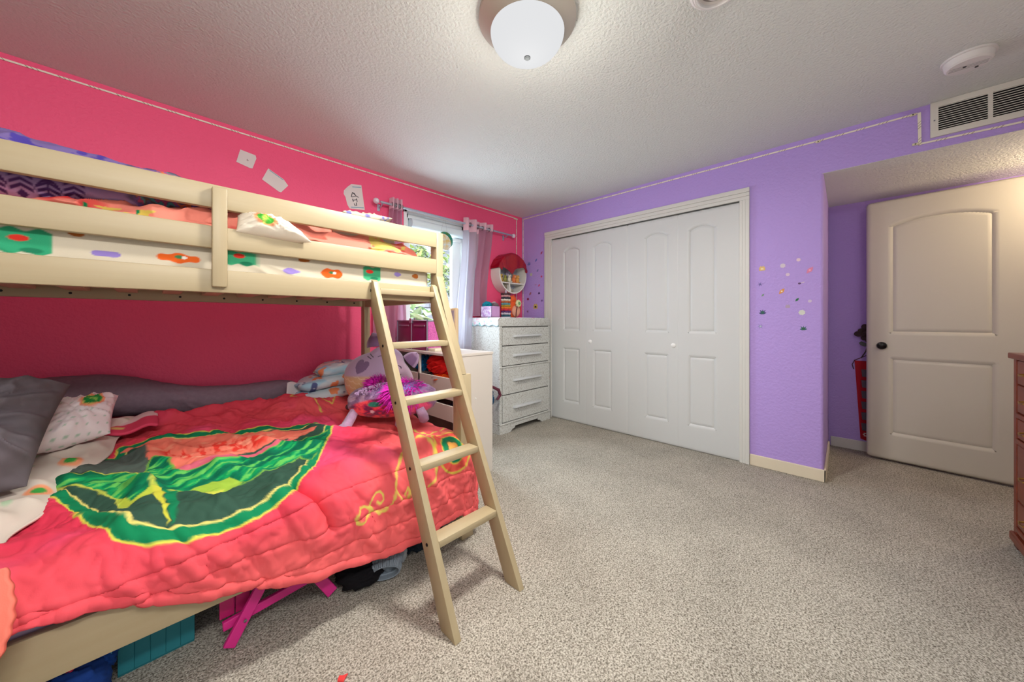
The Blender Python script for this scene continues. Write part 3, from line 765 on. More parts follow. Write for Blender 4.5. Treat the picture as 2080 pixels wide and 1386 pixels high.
# ------------------------------------------------------------------ body pillow along the wall
m_greyf = mat('grey_jersey', (128, 110, 122), .9, bump=(300, .15, .003), var=(60, (116, 98, 110), .3), spec=.15)
def body_pillow():
    xs = [-.62, -.40, -.19, -.055, .08, .185, .42, .62, .74]
    tz = [.83, .838, .838, .806, .750, .722, .704, .712, .70]; bz = [.60, .605, .615, .60, .585, .56, .535, .55, .56]
    u = np.linspace(0, 1, 200); a = np.linspace(0, 2 * PI, 48, endpoint=False)
    x = -.62 + u * 1.36; t = np.interp(x, xs, tz); bt = np.interp(x, xs, bz)
    ker = np.ones(17) / 17
    t = np.convolve(np.pad(t, 8, 'edge'), ker, 'valid'); bt = np.convolve(np.pad(bt, 8, 'edge'), ker, 'valid')
    end = np.sqrt(np.clip(1 - (np.abs(u - .5) * 2) ** 14, 0, 1))
    U, A = np.meshgrid(u, a, indexing='ij'); X = -.62 + U * 1.36
    r = ((t - bt) / 2 * end)[:, None]; ry = ((.5 * (t - bt) / 2 + .05) * end)[:, None]
    w = 1 + .05 * (ridge(X * 7 + np.cos(A) * 2, X * 2 + A * .8, 5) - .3) + .10 * np.exp(-((X - .12) / .10) ** 2) * (ridge(X * 16 + A * 1.5, A * 1.2, 9) - .4)
    Y = 2.825 - ry * np.cos(A) * w; Z = ((t + bt) / 2)[:, None] + r * np.sin(A) * w
    P = np.stack([X, Y, Z], -1).transpose(1, 0, 2)
    o = grid_mesh('body_pillow', P, m_greyf, wrap=True); bm = bmesh.new(); bm.from_mesh(o.data)
    bmesh.ops.holes_fill(bm, edges=[e for e in bm.edges if e.is_boundary], sides=60); bmesh.ops.recalc_face_normals(bm, faces=bm.faces[:]); bm.to_mesh(o.data); bm.free()
    for f in o.data.polygons: f.use_smooth = True
    return o
bp = body_pillow(); setp(bp, 'long grey body pillow lying along the pink wall', 'pillow')
u, v = np.meshgrid(np.linspace(0, 1, 12), np.linspace(0, 1, 10), indexing='ij')
lo = grid_mesh('care_tag', np.stack([.60 + u * .13 + v * .02, 2.60 + .03 * np.sin(u * 3) + v * .06, .635 + v * .075 - u * .015 + .006 * np.sin(u * 8)], -1), mat('white_tag', (214, 206, 206), .8), bp, None, .002)
lo['label'] = 'white sewn care label'

# ------------------------------------------------------------------ grey pillow at the head
m_greyd = mat('grey_satin_cotton', (100, 92, 98), .8, bump=(240, .1, .002), spec=.2)
gp = pillow('pillow', [(-.285, 1.93, .578), (-.222, 2.20, .868), (-.66, 2.02, 1.00), (-.74, 1.72, .60)], .25, m_greyd, n=90, wr=.020, seed=4, pinch=.05)
setp(gp, 'large dark grey pillow propped at the head of the lower bunk', 'pillow')

def dots_white(U, V):
    c = np.zeros(U.shape + (3,)) + nlin(234, 220, 222)
    for i in range(-5, 6):
        for j in range(-5, 6):
            cx, cy = i * .24 + (.12 if j % 2 else 0), j * .24
            c = mixc(c, (150, 186, 160), .75 * under(np.hypot((U - cx) / .036, (V - cy) / .026), 1, .25))
    return c
def white_circle(U, V):
    c = dots_white(U, V)
    q = np.hypot((U - .32) / .30, (V - .28) / .40)
    c = mixc(c, (240, 150, 110), under(q, 1.0, .08)); c = mixc(c, (226, 196, 110), under(q, .78, .03)); c = mixc(c, (36, 140, 62), under(q, .70, .03))
    c = mixc(c, (150, 196, 90), under(np.abs((U - .32) * 1.2 + (V - .28) * .8) + .5 * np.abs(V - .28), .09, .02))
    return c
wp = pillow('pillow', [(-.36, 2.12, .640), (-.125, 2.28, .635), (-.112, 2.52, .762), (-.36, 2.42, .77)], .14, m_print, n=60, wr=.008, seed=8, colfn=white_circle)
setp(wp, 'white pillow with a green round badge beside the grey pillow', 'pillow')

def white_sheet():
    # boundary points run along the visible edge, hem first
    edge = np.array([(-.31, 1.50), (-.283, 1.60), (-.266, 1.682), (-.235, 1.781), (-.222, 1.93), (-.193, 2.019), (-.152, 2.132), (-.118, 2.27), (-.090, 2.42), (-.060, 2.54), (-.03, 2.64)])
    t = np.linspace(0, 1, len(edge)); s = np.linspace(0, 1, 150)
    ex, ey = np.interp(s, t, edge[:, 0]), np.interp(s, t, edge[:, 1])
    k = np.ones(9) / 9; ex = np.convolve(np.pad(ex, 4, 'edge'), k, 'valid'); ey = np.convolve(np.pad(ey, 4, 'edge'), k, 'valid')
    w = np.linspace(0, 1, 90); S_, W = np.meshgrid(s, w, indexing='ij')
    X = ex[:, None] - W * .42 + .012 * np.sin(S_ * 22) * (1 - W); Y = ey[:, None] - .05 * W
    base = .505 + .065 * sstep(1.6, 2.7, Y) - .02 * sstep(.2, -.4, X)
    Z = base + .030 + .026 * sstep(0, .15, W) + .022 * (ridge(X * 5 + Y * 6, Y * 2.4 - X * 4, 14) - .2) * sstep(0, .1, W) + .02 * (fbm(X * 5, Y * 5, 3) - .4) + .02 * sstep(2.2, 2.6, Y)
    e2 = np.maximum(0, 1.50 - Y); Z = Z - e2 * .4
    c = np.zeros(X.shape + (3,)) + nlin(212, 200, 188)
    rnd = random.Random(5)
    for i in range(46):
        px_, py_ = rnd.uniform(-.62, -.05), rnd.uniform(1.5, 2.62); c = mixc(c, (150, 190, 150), .7 * under(np.hypot((X - px_) / .011, (Y - py_) / .016), 1, .3))
    for px_, py_ in ((-.315, 1.60), (-.262, 1.93), (-.215, 2.12), (-.40, 1.75)):
        q = np.hypot((X - px_) / .030, (Y - py_) / .035); c = mixc(c, (240, 158, 116), under(q, 1, .15)); c = mixc(c, (60, 160, 70), under(q, .55, .1))
    return grid_mesh('sheet', np.stack([X, Y, Z], -1), m_print, None, c, .008)
setp(white_sheet(), 'rumpled white top sheet with pale green dots folded beside the pillows', 'sheet')
u, v = np.meshgrid(np.linspace(0, 1, 40), np.linspace(0, 1, 24), indexing='ij')
c = np.zeros(u.shape + (3,)) + nlin(214, 70, 100); c = mixc(c, (232, 216, 214), sstep(.44, .46, v - .2 * u + .2)); c = mixc(c, (226, 200, 120), under(np.hypot((u - .4) / .1, (v - .2) / .06), 1, .2))
o = grid_mesh('quilt_corner', np.stack([-.20 + u * .22, 2.36 + v * .28 + u * .03, .600 + .02 * np.sin(u * 2.4) + .02 * np.sin(v * 2.6) + .012 * np.sin(u * 9)], -1), m_print, None, c, .012)
setp(o, 'pink and white quilt corner turned back by the body pillow', 'quilt')

# ------------------------------------------------------------------ folded fleece blanket
def fleece(X, Y, Z):
    c = np.zeros(X.shape + (3,)) + nlin(196, 208, 214)
    c = mixc(c, (150, 200, 220), sstep(.54, .66, fbm(X * 7, Y * 7 + Z * 9, 51)) * .8)
    c = mixc(c, (226, 140, 96), sstep(.63, .66, fbm(X * 13 + 9, Y * 13 + Z * 12, 57))); c = mixc(c, (86, 96, 140), sstep(.68, .70, fbm(X * 15 + 4, Y * 15 + Z * 15, 61)))
    return mixc(c, (232, 232, 226), sstep(.62, .66, fbm(X * 10 + 31, Y * 10 + Z * 9, 71)))
fb = thing('folded_blanket', 'folded pale blue fleece blanket with orange fox shapes behind the cat cushion', 'blanket', (.92, 2.66, .585))
for i, (z, hx, hy, dx) in enumerate(((.630, .245, .21, .0), (.702, .238, .20, -.006), (.770, .19, .17, .06))):
    n1, n2 = 120, 60
    U, A = np.meshgrid(np.linspace(-1, 1, n1), np.linspace(0, 2 * PI, n2, endpoint=False), indexing='ij')
    sg = lambda q, e: np.sign(q) * np.abs(q) ** e
    en = np.sqrt(np.clip(1 - np.abs(U) ** 8, 0, 1)); th = .039 * (.9 + .25 * fbm(U * 2, A * .5, 30 + i))
    X = .92 + dx + U * hx + .012 * np.sin(A * 2); Y = 2.66 + hy * sg(np.cos(A), .5) * en; Z = z + th * sg(np.sin(A), .8) * en + .014 * np.sin(U * 2.2 + i) + .012 * (fbm(U * 3, np.cos(A) * 3, 40 + i) - .5) + .05 * (X - .92) * (i > 0)
    ca, sa = math.cos(-.25), math.sin(-.25); X, Y = .92 + (X - .92) * ca - (Y - 2.66) * sa, 2.66 + (X - .92) * sa + (Y - 2.66) * ca
    P = np.stack([X, Y, Z], -1).transpose(1, 0, 2); o = grid_mesh('blanket_fold', P, mat('fleece', rough=.95, attr=True, bump=(260, .3, .004), spec=.1), fb, fleece(P[..., 0], P[..., 1], P[..., 2]), wrap=True)

# ------------------------------------------------------------------ cat cushion
VD = np.array([-.72, -.69, .12]); VD /= np.linalg.norm(VD)           # the way the toys face
RT = np.array([.6934, -.7206, 0.]); UPV = np.cross(RT, VD) * -1; UPV = UPV if UPV[2] > 0 else -UPV
cat = thing('plush_cat', 'lavender egg shaped cat cushion with scaled orange belly sitting on the coral comforter', 'plush toy', (.98, 2.14, .565))
Rc = np.stack([RT, -VD, UPV], 1)                                    # local x right, y away, z up
Rc = Rc @ rotm(0, .30, 0)
CC = np.array([1.012, 2.135, .765])
def cat_f(T, Ph, D): return 1 - .24 * sstep(-.2, .95, D[..., 2]) * (1 - .6 * sstep(.7, 1, D[..., 2])) + .05 * (1 - np.abs(D[..., 2])) 
def cat_c(T, Ph, D, P):
    x, y, z = P[..., 0], P[..., 1], P[..., 2]
    c = np.zeros(x.shape + (3,)) + nlin(176, 150, 182)
    c = mixc(c, (208, 172, 180), sstep(.02, .14, x) * .5)
    belly = sstep(.012, -.006, z - .30 * (x + .02) * (x < .1) + .004)
    bc = np.zeros(c.shape) + nlin(214, 168, 124); bc = mixc(bc, (178, 152, 138), sstep(-.06, .0, z) * sstep(.02, -.12, x)); bc = mixc(bc, (234, 150, 96), sstep(-.08, -.16, z))
    row = np.floor(z / .034); cxs = ((x / .044 + .5 * (row % 2)) % 1) - .5; zz = z / .034 - row
    line = under(np.abs(np.hypot(cxs * 1.2, zz - 1.0) - .72), .05, .05)
    bc = mixc(bc, (236, 214, 184), line * .7)
    c = c * (1 - belly[..., None]) + bc * belly[..., None]
    f = y < 0
    hx, hz = (x + .060) / .062, (z - .055) / .060
    hx, hz = (x + .075) / .046, (z - .030) / .044
    heart = (hx ** 2 + (hz * 1.05 - .62 * np.sqrt(np.abs(hx))) ** 2) < .85
    c = mixc(c, (118, 92, 128), heart * f * 1.0)
    ink = (56, 40, 60)
    def st(pts, w=.0022):
        return under(linesd(x, z, pts), w, .0012) * f
    arc = lambda cx, cz, r: [(cx + r * math.cos(t_), cz + r * .7 * math.sin(t_)) for t_ in np.linspace(.3, PI - .3, 9)]
    for s in (arc(.0, .118, .022), arc(.108, .090, .022), [(-.085, .122), (-.045, .112)], [(-.085, .106), (-.05, .100)], [(.118, .066), (.148, .060)], [(.118, .060), (.142, .042)]): c = mixc(c, ink, st(s))
    q = np.hypot((x - .104) / .020, (z - .022) / .030); c = mixc(c, (150, 108, 124), under(q, 1, .1) * f * .8); 
    return c
m_plush = mat('short_plush', rough=.95, attr=True, bump=(300, .25, .003), spec=.1, sheen=.3)
blob('body', CC, (.208, .185, .215), m_plush, cat, 260, 200, Rc, cat_f, cat_c)
def cat_ear(lx, lz, tilt, s):
    nu, nv = 30, 20; U, V = np.meshgrid(np.linspace(-1, 1, nu), np.linspace(0, 1, nv), indexing='ij')
    w = (1 - V ** 2.4) * .043 * s + .010; x = U * w; z = V * .085 * s; y = -.012 + .03 * U ** 2 - .01 * V
    ca, sa = math.cos(tilt), math.sin(tilt); x, z = x * ca + z * sa, -x * sa + z * ca
    P = np.stack([x + lx, y + 0.0, z + lz], -1) @ Rc.T + CC
    col = np.zeros(U.shape + (3,)) + nlin(168, 138, 170); col = mixc(col, (128, 96, 132), under(np.maximum(np.abs(U), V * .95), .72, .08))
    return grid_mesh('ear', P, m_plush, cat, col, .014)
cat_ear(-.105, .165, -.40, 1.05); cat_ear(.135, .135, .50, 1.0)

# ------------------------------------------------------------------ shaggy sequin plush pillow
fp = thing('plush_pillow', 'shaggy lavender plush animal pillow with red sequin belly and magenta mane on the comforter', 'plush toy', (.96, 1.86, .555))
P1, P2 = np.array([.765, 2.02, .64]), np.array([1.165, 1.735, .655])
FC = (P1 + P2) / 2 + np.array([0, 0, .022]); fx = (P2 - P1) / np.linalg.norm(P2 - P1); fz = np.array([-.2, -.16, .96]); fz -= fx * fz.dot(fx); fz /= np.linalg.norm(fz); fy = np.cross(fz, fx)
Rf = np.stack([fx, fy, fz], 1)
def fur_col(x, y, z):
    c = np.zeros(x.shape + (3,)) + nlin(146, 112, 150); n = fbm(x * 40, z * 40 + y * 30, 6)
    c = mixc(c, (190, 156, 178), sstep(.5, .7, n) * .7); c = mixc(c, (122, 96, 190), sstep(.045, .09, z) * sstep(-.2, .02, x) * sstep(.30, .1, np.abs(x)) * .8)
    return mixc(c, (120, 84, 120), sstep(.52, .38, n) * .6)
def fp_c(T, Ph, D, P):
    x, y, z = P[..., 0], P[..., 1], P[..., 2]; c = fur_col(x, y, z)
    f = (y < 0); q = np.hypot((x + .01) / .225, (z + .030) / .085); m_ = under(q, 1, .06) * f
    s = np.zeros(c.shape) + nlin(196, 40, 78); n = fbm(x * 24, z * 30, 16)
    s = mixc(s, (236, 74, 84), sstep(.5, .6, n)); s = mixc(s, (120, 30, 80), sstep(.46, .38, n)); s = mixc(s, (40, 120, 100), under(np.hypot((x + .085) / .036, (z - .022) / .014), 1, .15)); s = mixc(s, (220, 190, 200), under(np.hypot((x + .10) / .010, (z + .02) / .010), 1, .2))
    s = mixc(s, (226, 96, 160), sstep(.04, .1, x) * .5)
    return c * (1 - m_[..., None]) + s * m_[..., None]
m_fur = mat('long_plush', rough=.9, attr=True, bump=(160, .5, .006), spec=.15, sheen=.3)
blob('body', FC, (.265, .105, .096), m_fur, fp, 200, 120, Rf, lambda T, Ph, D: 1 + .05 * (fbm(T * 6, Ph * 6, 3) - .5) - .08 * np.abs(D[..., 0]) ** 6, fp_c, .9)
def tuft(name, n, cen, rad, length, m, seed, spread=1.0, dirn=(0, 0, 1), keep=None):
    rnd = random.Random(seed); b = B(); cen = Vector(cen); dv = Vector(dirn).normalized()
    for i in range(n):
        a = Vector((rnd.gauss(0, 1), rnd.gauss(0, 1), rnd.gauss(0, 1))).normalized(); p = cen + Vector((a.x * rad[0], a.y * rad[1], a.z * rad[2]))
        if keep and not keep(a): continue
        d = (dv + a * spread).normalized(); L_ = length * rnd.uniform(.6, 1.2); w = d.orthogonal().normalized() * .0035
        q = p + d * L_ * .5 + Vector((0, 0, -.1 * L_)); t_ = p + d * L_ + Vector((rnd.uniform(-.2, .2) * L_, rnd.uniform(-.2, .2) * L_, -.35 * L_))
        vs = [b.verts.new(v_) for v_ in (p - w, p + w, q + w * .8, q - w * .8, t_)]
        b.faces.new(vs[:4]); b.faces.new((vs[3], vs[2], vs[4]))
    return obj(name, b, m, fp)
m_mag = mat('magenta_fur', (232, 22, 168), .7, var=(60, (196, 20, 190), .3)); m_lav = mat('lavender_fur', (150, 118, 160), .8, var=(60, (184, 152, 184), .3))
k = tuft('mane', 800, FC + Rf @ np.array([.07, -.035, .055]), (.10, .05, .055), .065, m_mag, 3, 1.1, (-.5, -.5, .2)); k['label'] = 'magenta shaggy mane'
k = tuft('mane', 420, FC + Rf @ np.array([-.075, .02, .085]), (.05, .04, .03), .06, m_mag, 5, .9, (-.3, -.3, .8)); k['label'] = 'magenta shaggy tuft'
k = tuft('fur_trim', 2600, FC + Rf @ np.array([0, -.01, .03]), (.235, .062, .072), .016, m_lav, 4, 1.6, (-.2, -.3, .6), lambda a: a.z > .45 or a.dot(Vector(VD)) < -.1)
blob('nose', FC + Rf @ np.array([-.243, -.018, -.022]), (.014, .014, .016), mat('nose_brown', (72, 36, 40), .5), fp, 20, 14)
def limb(pts, rads, seed):
    b = B(); tube(b, [FC + Rf @ np.array(p) for p in pts], rads, 18); bmesh.ops.subdivide_edges(b, edges=b.edges[:], cuts=1, use_grid_fill=True)
    return obj('paw', b, mat('paw_plush', (160, 132, 166), .95, bump=(120, .5, .006), var=(50, (190, 160, 188), .3), sheen=.3), fp, True, 1.5)
limb([(-.195, -.04, -.02), (-.215, -.085, -.055), (-.235, -.125, -.085), (-.275, -.15, -.098), (-.30, -.155, -.100), (-.315, -.158, -.102)], [.022, .026, .028, .026, .022, .008], 1)
limb([(.06, -.09, -.02), (.055, -.125, -.06), (.05, -.145, -.092), (.045, -.15, -.105)], [.026, .030, .030, .012], 2)
limb([(.15, -.08, -.03), (.17, -.10, -.07), (.175, -.105, -.095), (.178, -.108, -.105)], [.024, .028, .026, .010], 3)
# ================================================================== UPPER BUNK SOFT THINGS
def swept(name, xs, ys, zs, ry, rz, m, seed, n=(200, 44), wr=.012, colf=None, label=None, cat=None, fr=7):
    """long soft roll along X: centre line ys/zs and radii per station"""
    u = np.linspace(xs[0], xs[-1], n[0]); a = np.linspace(0, 2 * PI, n[1], endpoint=False)
    f = lambda q: np.interp(u, xs, q if hasattr(q, '__len__') else [q] * len(xs))
    k = np.ones(9) / 9; sm = lambda q: np.convolve(np.pad(q, 4, 'edge'), k, 'valid')
    yc, zc, r1, r2 = sm(f(ys)), sm(f(zs)), sm(f(ry)), sm(f(rz))
    s = (u - u[0]) / (u[-1] - u[0]); end = np.sqrt(np.clip(1 - np.abs(2 * s - 1) ** 10, 0, 1))
    U, A = np.meshgrid(u, a, indexing='ij')
    w = wr * ((ridge(U * fr + .6 * np.cos(A), U * 2 + A * .9, seed) - .3) * 2 + (fbm(U * 5, A * 1.0, seed + 3) - .5) * 1.4)
    Y = yc[:, None] - (r1 * end)[:, None] * np.cos(A) - w * np.cos(A) * end[:, None]; Z = zc[:, None] + (r2 * end)[:, None] * np.sin(A) + w * np.sin(A) * end[:, None]
    Y = np.maximum(Y, 1.660 + .0 * Y)
    P = np.stack([U, Y, Z], -1).transpose(1, 0, 2)
    o = grid_mesh(name, P, m, None, colf(P[..., 0], P[..., 1], P[..., 2]) if colf else None, wrap=True)
    bm = bmesh.new(); bm.from_mesh(o.data); bmesh.ops.holes_fill(bm, edges=[e for e in bm.edges if e.is_boundary], sides=n[1] + 1); bmesh.ops.recalc_face_normals(bm, faces=bm.faces[:]); bm.to_mesh(o.data); bm.free()
    for q in o.data.polygons: q.use_smooth = True
    if label: setp(o, label, cat)
    return o
def throw_col(X, Y, Z):
    c = np.zeros(X.shape + (3,)) + nlin(116, 98, 154); c = mixc(c, (196, 160, 200), sstep(1.56, 1.47, Z))  # lower band coloured paler to offset the shade between the rails
    ink = (74, 42, 96)
    lz = Z + 0.0
    for i in range(-6, 3):
        x0 = -.262 + i * .048; odd = i % 2
        up = (lambda z_, h: under(np.abs((lz - z_) + np.abs(X - x0) * .75 * h), .0042, .0015) * under(np.abs(X - x0), .021, .002))
        if odd:
            m_ = np.maximum.reduce([up(1.530, 1), up(1.513, .7), up(1.500, .7), under(np.abs(X - x0), .0022, .001) * (lz > 1.50) * (lz < 1.535)])
            m_ = np.maximum(m_, under(np.abs(lz - 1.535 + ((X - x0) / .024) ** 2 * .026), .004, .0015) * under(np.abs(X - x0), .025, .002))
        else:
            m_ = np.maximum.reduce([up(1.545, .8), up(1.528, .8), up(1.513, .8), under(np.abs(X - x0) + np.abs(lz - 1.492), .011, .002)])
        c = mixc(c, ink, m_ * (X < -.04))
    c = mixc(c, (74, 60, 150), (sstep(.55, .62, fbm(X * 26, Z * 40, 4)) * (Z > 1.6)))
    c = mixc(c, (86, 78, 110), sstep(-.05, -.03, X + .02 * np.sin(Z * 120)))
    p = fbm(X * 22, Z * 26 + Y * 8, 9)
    for lo, col in ((.36, (196, 96, 60)), (.44, (120, 84, 150)), (.52, (170, 70, 110)), (.60, (76, 136, 140)), (.68, (92, 74, 60))): c = mixc(c, col, sstep(lo, lo + .01, p) * (1 - sstep(lo + .06, lo + .07, p)) * sstep(-.05, -.03, X) * sstep(.5, .2, X))
    return c
swept('throw_blanket', [-.84, -.3, -.19, -.07, .01, .17, .31, .44, .60], [1.80, 1.80, 1.80, 1.80, 1.80, 1.81, 1.83, 1.84, 1.86], [1.575, 1.575, 1.57, 1.57, 1.57, 1.56, 1.56, 1.55, 1.54], [.115, .115, .11, .11, .11, .11, .11, .10, .09], [.108, .106, .092, .088, .085, .082, .078, .072, .05], m_print, 5, (420, 300), .008, throw_col, 'violet throw blanket with dark leaf prints heaped on the upper bunk', 'blanket')
def upc(X, Y, Z):
    c = np.zeros(X.shape + (3,)) + nlin(236, 138, 120)
    c = mixc(c, (214, 54, 58), sstep(.62, .74, fbm(X * 7 + 3, Z * 9 + Y * 5, 3)))
    s = (X > .74); n = fbm(X * 12, Z * 22, 8)
    c = mixc(c, (222, 196, 104), s * (X < .93) * sstep(.54, .60, n)); c = mixc(c, (40, 130, 66), s * (X < .80) * sstep(.46, .40, n)); c = mixc(c, (226, 66, 40), s * (X < .9) * sstep(.40, .36, n))
    e = (X < .02) * (X > -.15); c = mixc(c, (20, 130, 80), e * (Z < 1.487) * sstep(.5, .52, vn(X * 40, Z * 10, 4))); c = mixc(c, (216, 190, 90), e * (Z < 1.487) * sstep(.6, .62, vn(X * 50, Z * 20, 7)))
    return c
swept('comforter', [-.84, -.3, -.1, 0, .19, .3, .42, .50, .58, .70, .745, .80, .93, 1.0, 1.045], [1.80, 1.80, 1.78, 1.77, 1.765, 1.765, 1.76, 1.765, 1.76, 1.755, 1.765, 1.76, 1.76, 1.755, 1.76], [1.462, 1.462, 1.465, 1.468, 1.478, 1.48, 1.48, 1.48, 1.48, 1.478, 1.475, 1.476, 1.472, 1.46, 1.45], [.10, .10, .10, .105, .11, .11, .105, .10, .108, .115, .098, .108, .11, .11, .06], [.03, .03, .035, .045, .062, .064, .06, .052, .056, .056, .05, .058, .056, .05, .03], m_print, 15, (460, 200), .017, upc, 'coral comforter bunched behind the guard rails of the upper bunk', 'comforter', 9)
def badge(U, V):
    c = np.zeros(U.shape + (3,)) + nlin(236, 226, 208)
    q = np.hypot((U + .16) / .36, (V + .02) / .62)
    c = mixc(c, (240, 160, 112), under(q, 1, .12)); c = mixc(c, (72, 170, 58), under(q, .72, .05))
    return mixc(c, (180, 206, 92), under(np.abs((U + .16) * 2.0 - V * .5) + .4 * np.abs(V), .22, .05))
pl = pillow('pillow', [(.215, 1.628, 1.452), (.462, 1.606, 1.448), (.372, 1.655, 1.528), (.225, 1.668, 1.524)], .10, m_print, n=56, wr=.006, seed=3, colfn=badge, pinch=.02)
setp(pl, 'white pillow with a green round badge poking out between the upper guard rails', 'pillow')
def pw(U, V):
    c = np.zeros(U.shape + (3,)) + nlin(196, 184, 164); return mixc(c, (110, 110, 170), sstep(.64, .68, fbm(U * 5 + 3, V * 7, 12)))
pl = pillow('pillow', [(.62, 1.70, 1.635), (.87, 1.70, 1.655), (.90, 2.0, 1.60), (.60, 2.0, 1.60)], .075, m_print, n=40, seed=6, colfn=pw)
setp(pl, 'cream pillow with small blue prints peeping over the upper guard rail', 'pillow')
b = B(); bx(b, .60, .90, 1.70, 2.2, 1.425, 1.60, .05, 4)
setp(obj('cushion', b, mat('cream_cushion', (190, 178, 158), .9), None, True), 'cream cushion on the upper mattress under the printed pillow', 'cushion')

# ================================================================== WHITE TOY SHELF AT THE FOOT OF THE BED
m_lam = mat('white_laminate', (206, 198, 188), .4)
m_lam2 = mat('shelf_dark_inside', (96, 78, 74), .8)
SX0, SX1, SY0, SY1, ST = 1.415, 1.765, 1.90, 2.86, .890
sh = thing('toy_shelf', 'white open fronted storage shelf standing at the foot of the bunk bed', 'shelf', (1.59, 2.38, 0))
b = B(); bx(b, SX0, SX1, SY0, SY0 + .018, 0, ST - .018, .002); s1 = obj('side_panel', b, m_lam, sh)
b = B(); bx(b, SX0, SX1, SY1 - .018, SY1, 0, ST - .018, .002); obj('side_panel', b, m_lam, sh)
b = B(); bx(b, SX0 - .006, SX1 + .004, SY0 - .004, SY1 + .004, ST - .018, ST, .002); obj('shelf_top', b, m_lam, sh)
b = B(); bx(b, SX1 - .008, SX1, SY0 + .018, SY1 - .018, 0, ST - .018); obj('back_panel', b, m_lam, sh)
for z in (.06, .425, .60):
    b = B(); bx(b, SX0 + .005, SX1 - .008, SY0 + .018, SY1 - .018, z, z + .016, .002); obj('shelf_board', b, m_lam, sh)
for z0, z1 in ((.575, .722), (.425, .535), (.02, .26)):
    b = B(); bx(b, SX0, SX0 + .016, SY0 + .018, SY1 - .018, z0, z1, .002); obj('front_board', b, m_lam, sh)
b = B(); bx(b, SX0, SX0 + .016, 2.34, 2.362, 0, ST - .018, .002); obj('upright', b, m_lam, sh)
b = B(); lathe(b, [(.006, 0), (.006, -.002), (.002, -.003), (0, -.002)], (1.60, SY0, .565), 14, 'Y'); k = obj('screw_cap', b, m_white, s1)

# clothes in the shelf
def lump(name, c, r, rgb, label, cat='clothing', seed=1, amp=.35, parent=None, fq=3.0, group=None, rough=.9, R=None, nu=90, nv=60):
    m = mat('cloth_%d_%d_%d' % rgb, rgb, rough, bump=(220, .2, .003), spec=.2)
    fn = lambda T, Ph, D: 1 + amp * (ridge(D[..., 0] * fq + seed, D[..., 1] * fq + D[..., 2] * fq * 1.3, seed) - .35) + amp * .5 * (fbm(D[..., 2] * fq * 2 + seed, D[..., 0] * fq * 2, seed + 9) - .5)
    o = blob(name, c, r, m, parent, nu, nv, R, fn)
    if label: setp(o, label, cat, group)
    return o
lump('red_garment', (1.52, 2.19, .79), (.085, .13, .075), (226, 34, 30), 'bright red garment heaped on the top tier of the white shelf', 'clothing', 3)
lump('orange_garment', (1.50, 2.14, .700), (.075, .10, .028), (244, 92, 24), 'orange garment folded under the red one on the white shelf', 'clothing', 5)
lump('blue_garment', (1.52, 2.44, .775), (.07, .055, .060), (26, 128, 190), 'blue garment rolled up on the white shelf beside the red one', 'clothing', 7)
b = B(); bx(b, 1.62, 1.70, 2.37, 2.52, .617, .868, .01); setp(obj('blue_box', b, mat('deep_blue_card', (22, 92, 158), .6)), 'deep blue box standing at the rear of the white shelf', 'box')
lump('grey_garment', (1.50, 2.42, .668), (.06, .09, .050), (176, 168, 164), 'pale grey garment crumpled below the blue one on the white shelf', 'clothing', 9)
lump('dark_garment', (1.52, 2.30, .642), (.08, .30, .026), (70, 34, 40), 'dark maroon cloth spread on the top tier of the white shelf', 'clothing', 11, .2)
lump('dark_toy_cloth', (1.50, 1.99, .490), (.07, .06, .048), (72, 58, 84), 'dark patterned cloth in the second tier of the white shelf', 'clothing', 13)
# trunk
tr = thing('toy_chest', 'magenta checked toy trunk with silver edging on the white shelf by the window', 'trunk', (1.58, 2.55, ST))
m_mg = mat('magenta_vinyl', (132, 30, 86), .35, bump=(90, .2, .002)); m_pk = mat('pink_check', (214, 110, 176), .4, var=(160, (190, 84, 156), .05)); m_al = mat('aluminium_edge', (176, 178, 196), .3, metal=.9)
b = B(); bx(b, 1.462, 1.69, 2.312, 2.77, ST, 1.122, .004); obj('body', b, m_mg, tr, True)
b = B(); bx(b, 1.470, 1.685, 2.308, 2.313, ST + .01, 1.115, .001); k = obj('end_panel', b, m_pk, tr); k['label'] = 'light pink checked end panel'  # end face coloured paler for the lamp light falling on it
for args in ((1.456, 1.466, 2.306, 2.316, ST, 1.126), (1.456, 1.466, 2.764, 2.774, ST, 1.126), (1.456, 1.694, 2.306, 2.316, 1.114, 1.126), (1.456, 1.466, 2.306, 2.774, 1.116, 1.126), (1.458, 1.464, 2.535, 2.549, ST, 1.126)):
    b = B(); bx(b, *args, .002); obj('edging', b, m_al, tr)
for args in ((1.456, 1.466, 2.34, 2.50, 1.075, 1.088), (1.456, 1.466, 2.58, 2.74, 1.075, 1.088)):
    b = B(); bx(b, *args, .003); obj('hinge_strap', b, m_al, tr)
b = B(); bx(b, 1.450, 1.47, 2.52, 2.56, 1.10, 1.14, .004); obj('latch', b, m_al, tr)
b = B(); tube(b, [(1.456, 2.73, .94), (1.43, 2.735, .955), (1.428, 2.74, .975), (1.44, 2.75, .985)], .004, 8); obj('hook', b, m_steel, tr, True)
b = B(); bx(b, 1.46, 1.69, 2.20, 2.295, ST, ST + .022, .004); setp(obj('cream_tray', b, mat('cream_plastic', (226, 214, 190), .4), None, True), 'shallow cream plastic tray in front of the magenta trunk', 'tray')
bc = thing('padded_board', 'beige padded board standing behind the magenta trunk by the window', 'board', (1.717, 2.38, ST))
b = B(); bx(b, 1.700, 1.735, 2.268, 2.50, ST, 1.225, .012, 3); obj('panel', b, mat('beige_linen', (202, 176, 140), .85, bump=(200, .2, .002)), bc, True)
b = B(); bx(b, 1.696, 1.700, 2.285, 2.49, ST + .01, 1.205, .002); k = obj('cover', b, mat('grey_lining', (168, 156, 162), .8), bc); k['label'] = 'grey lined face'
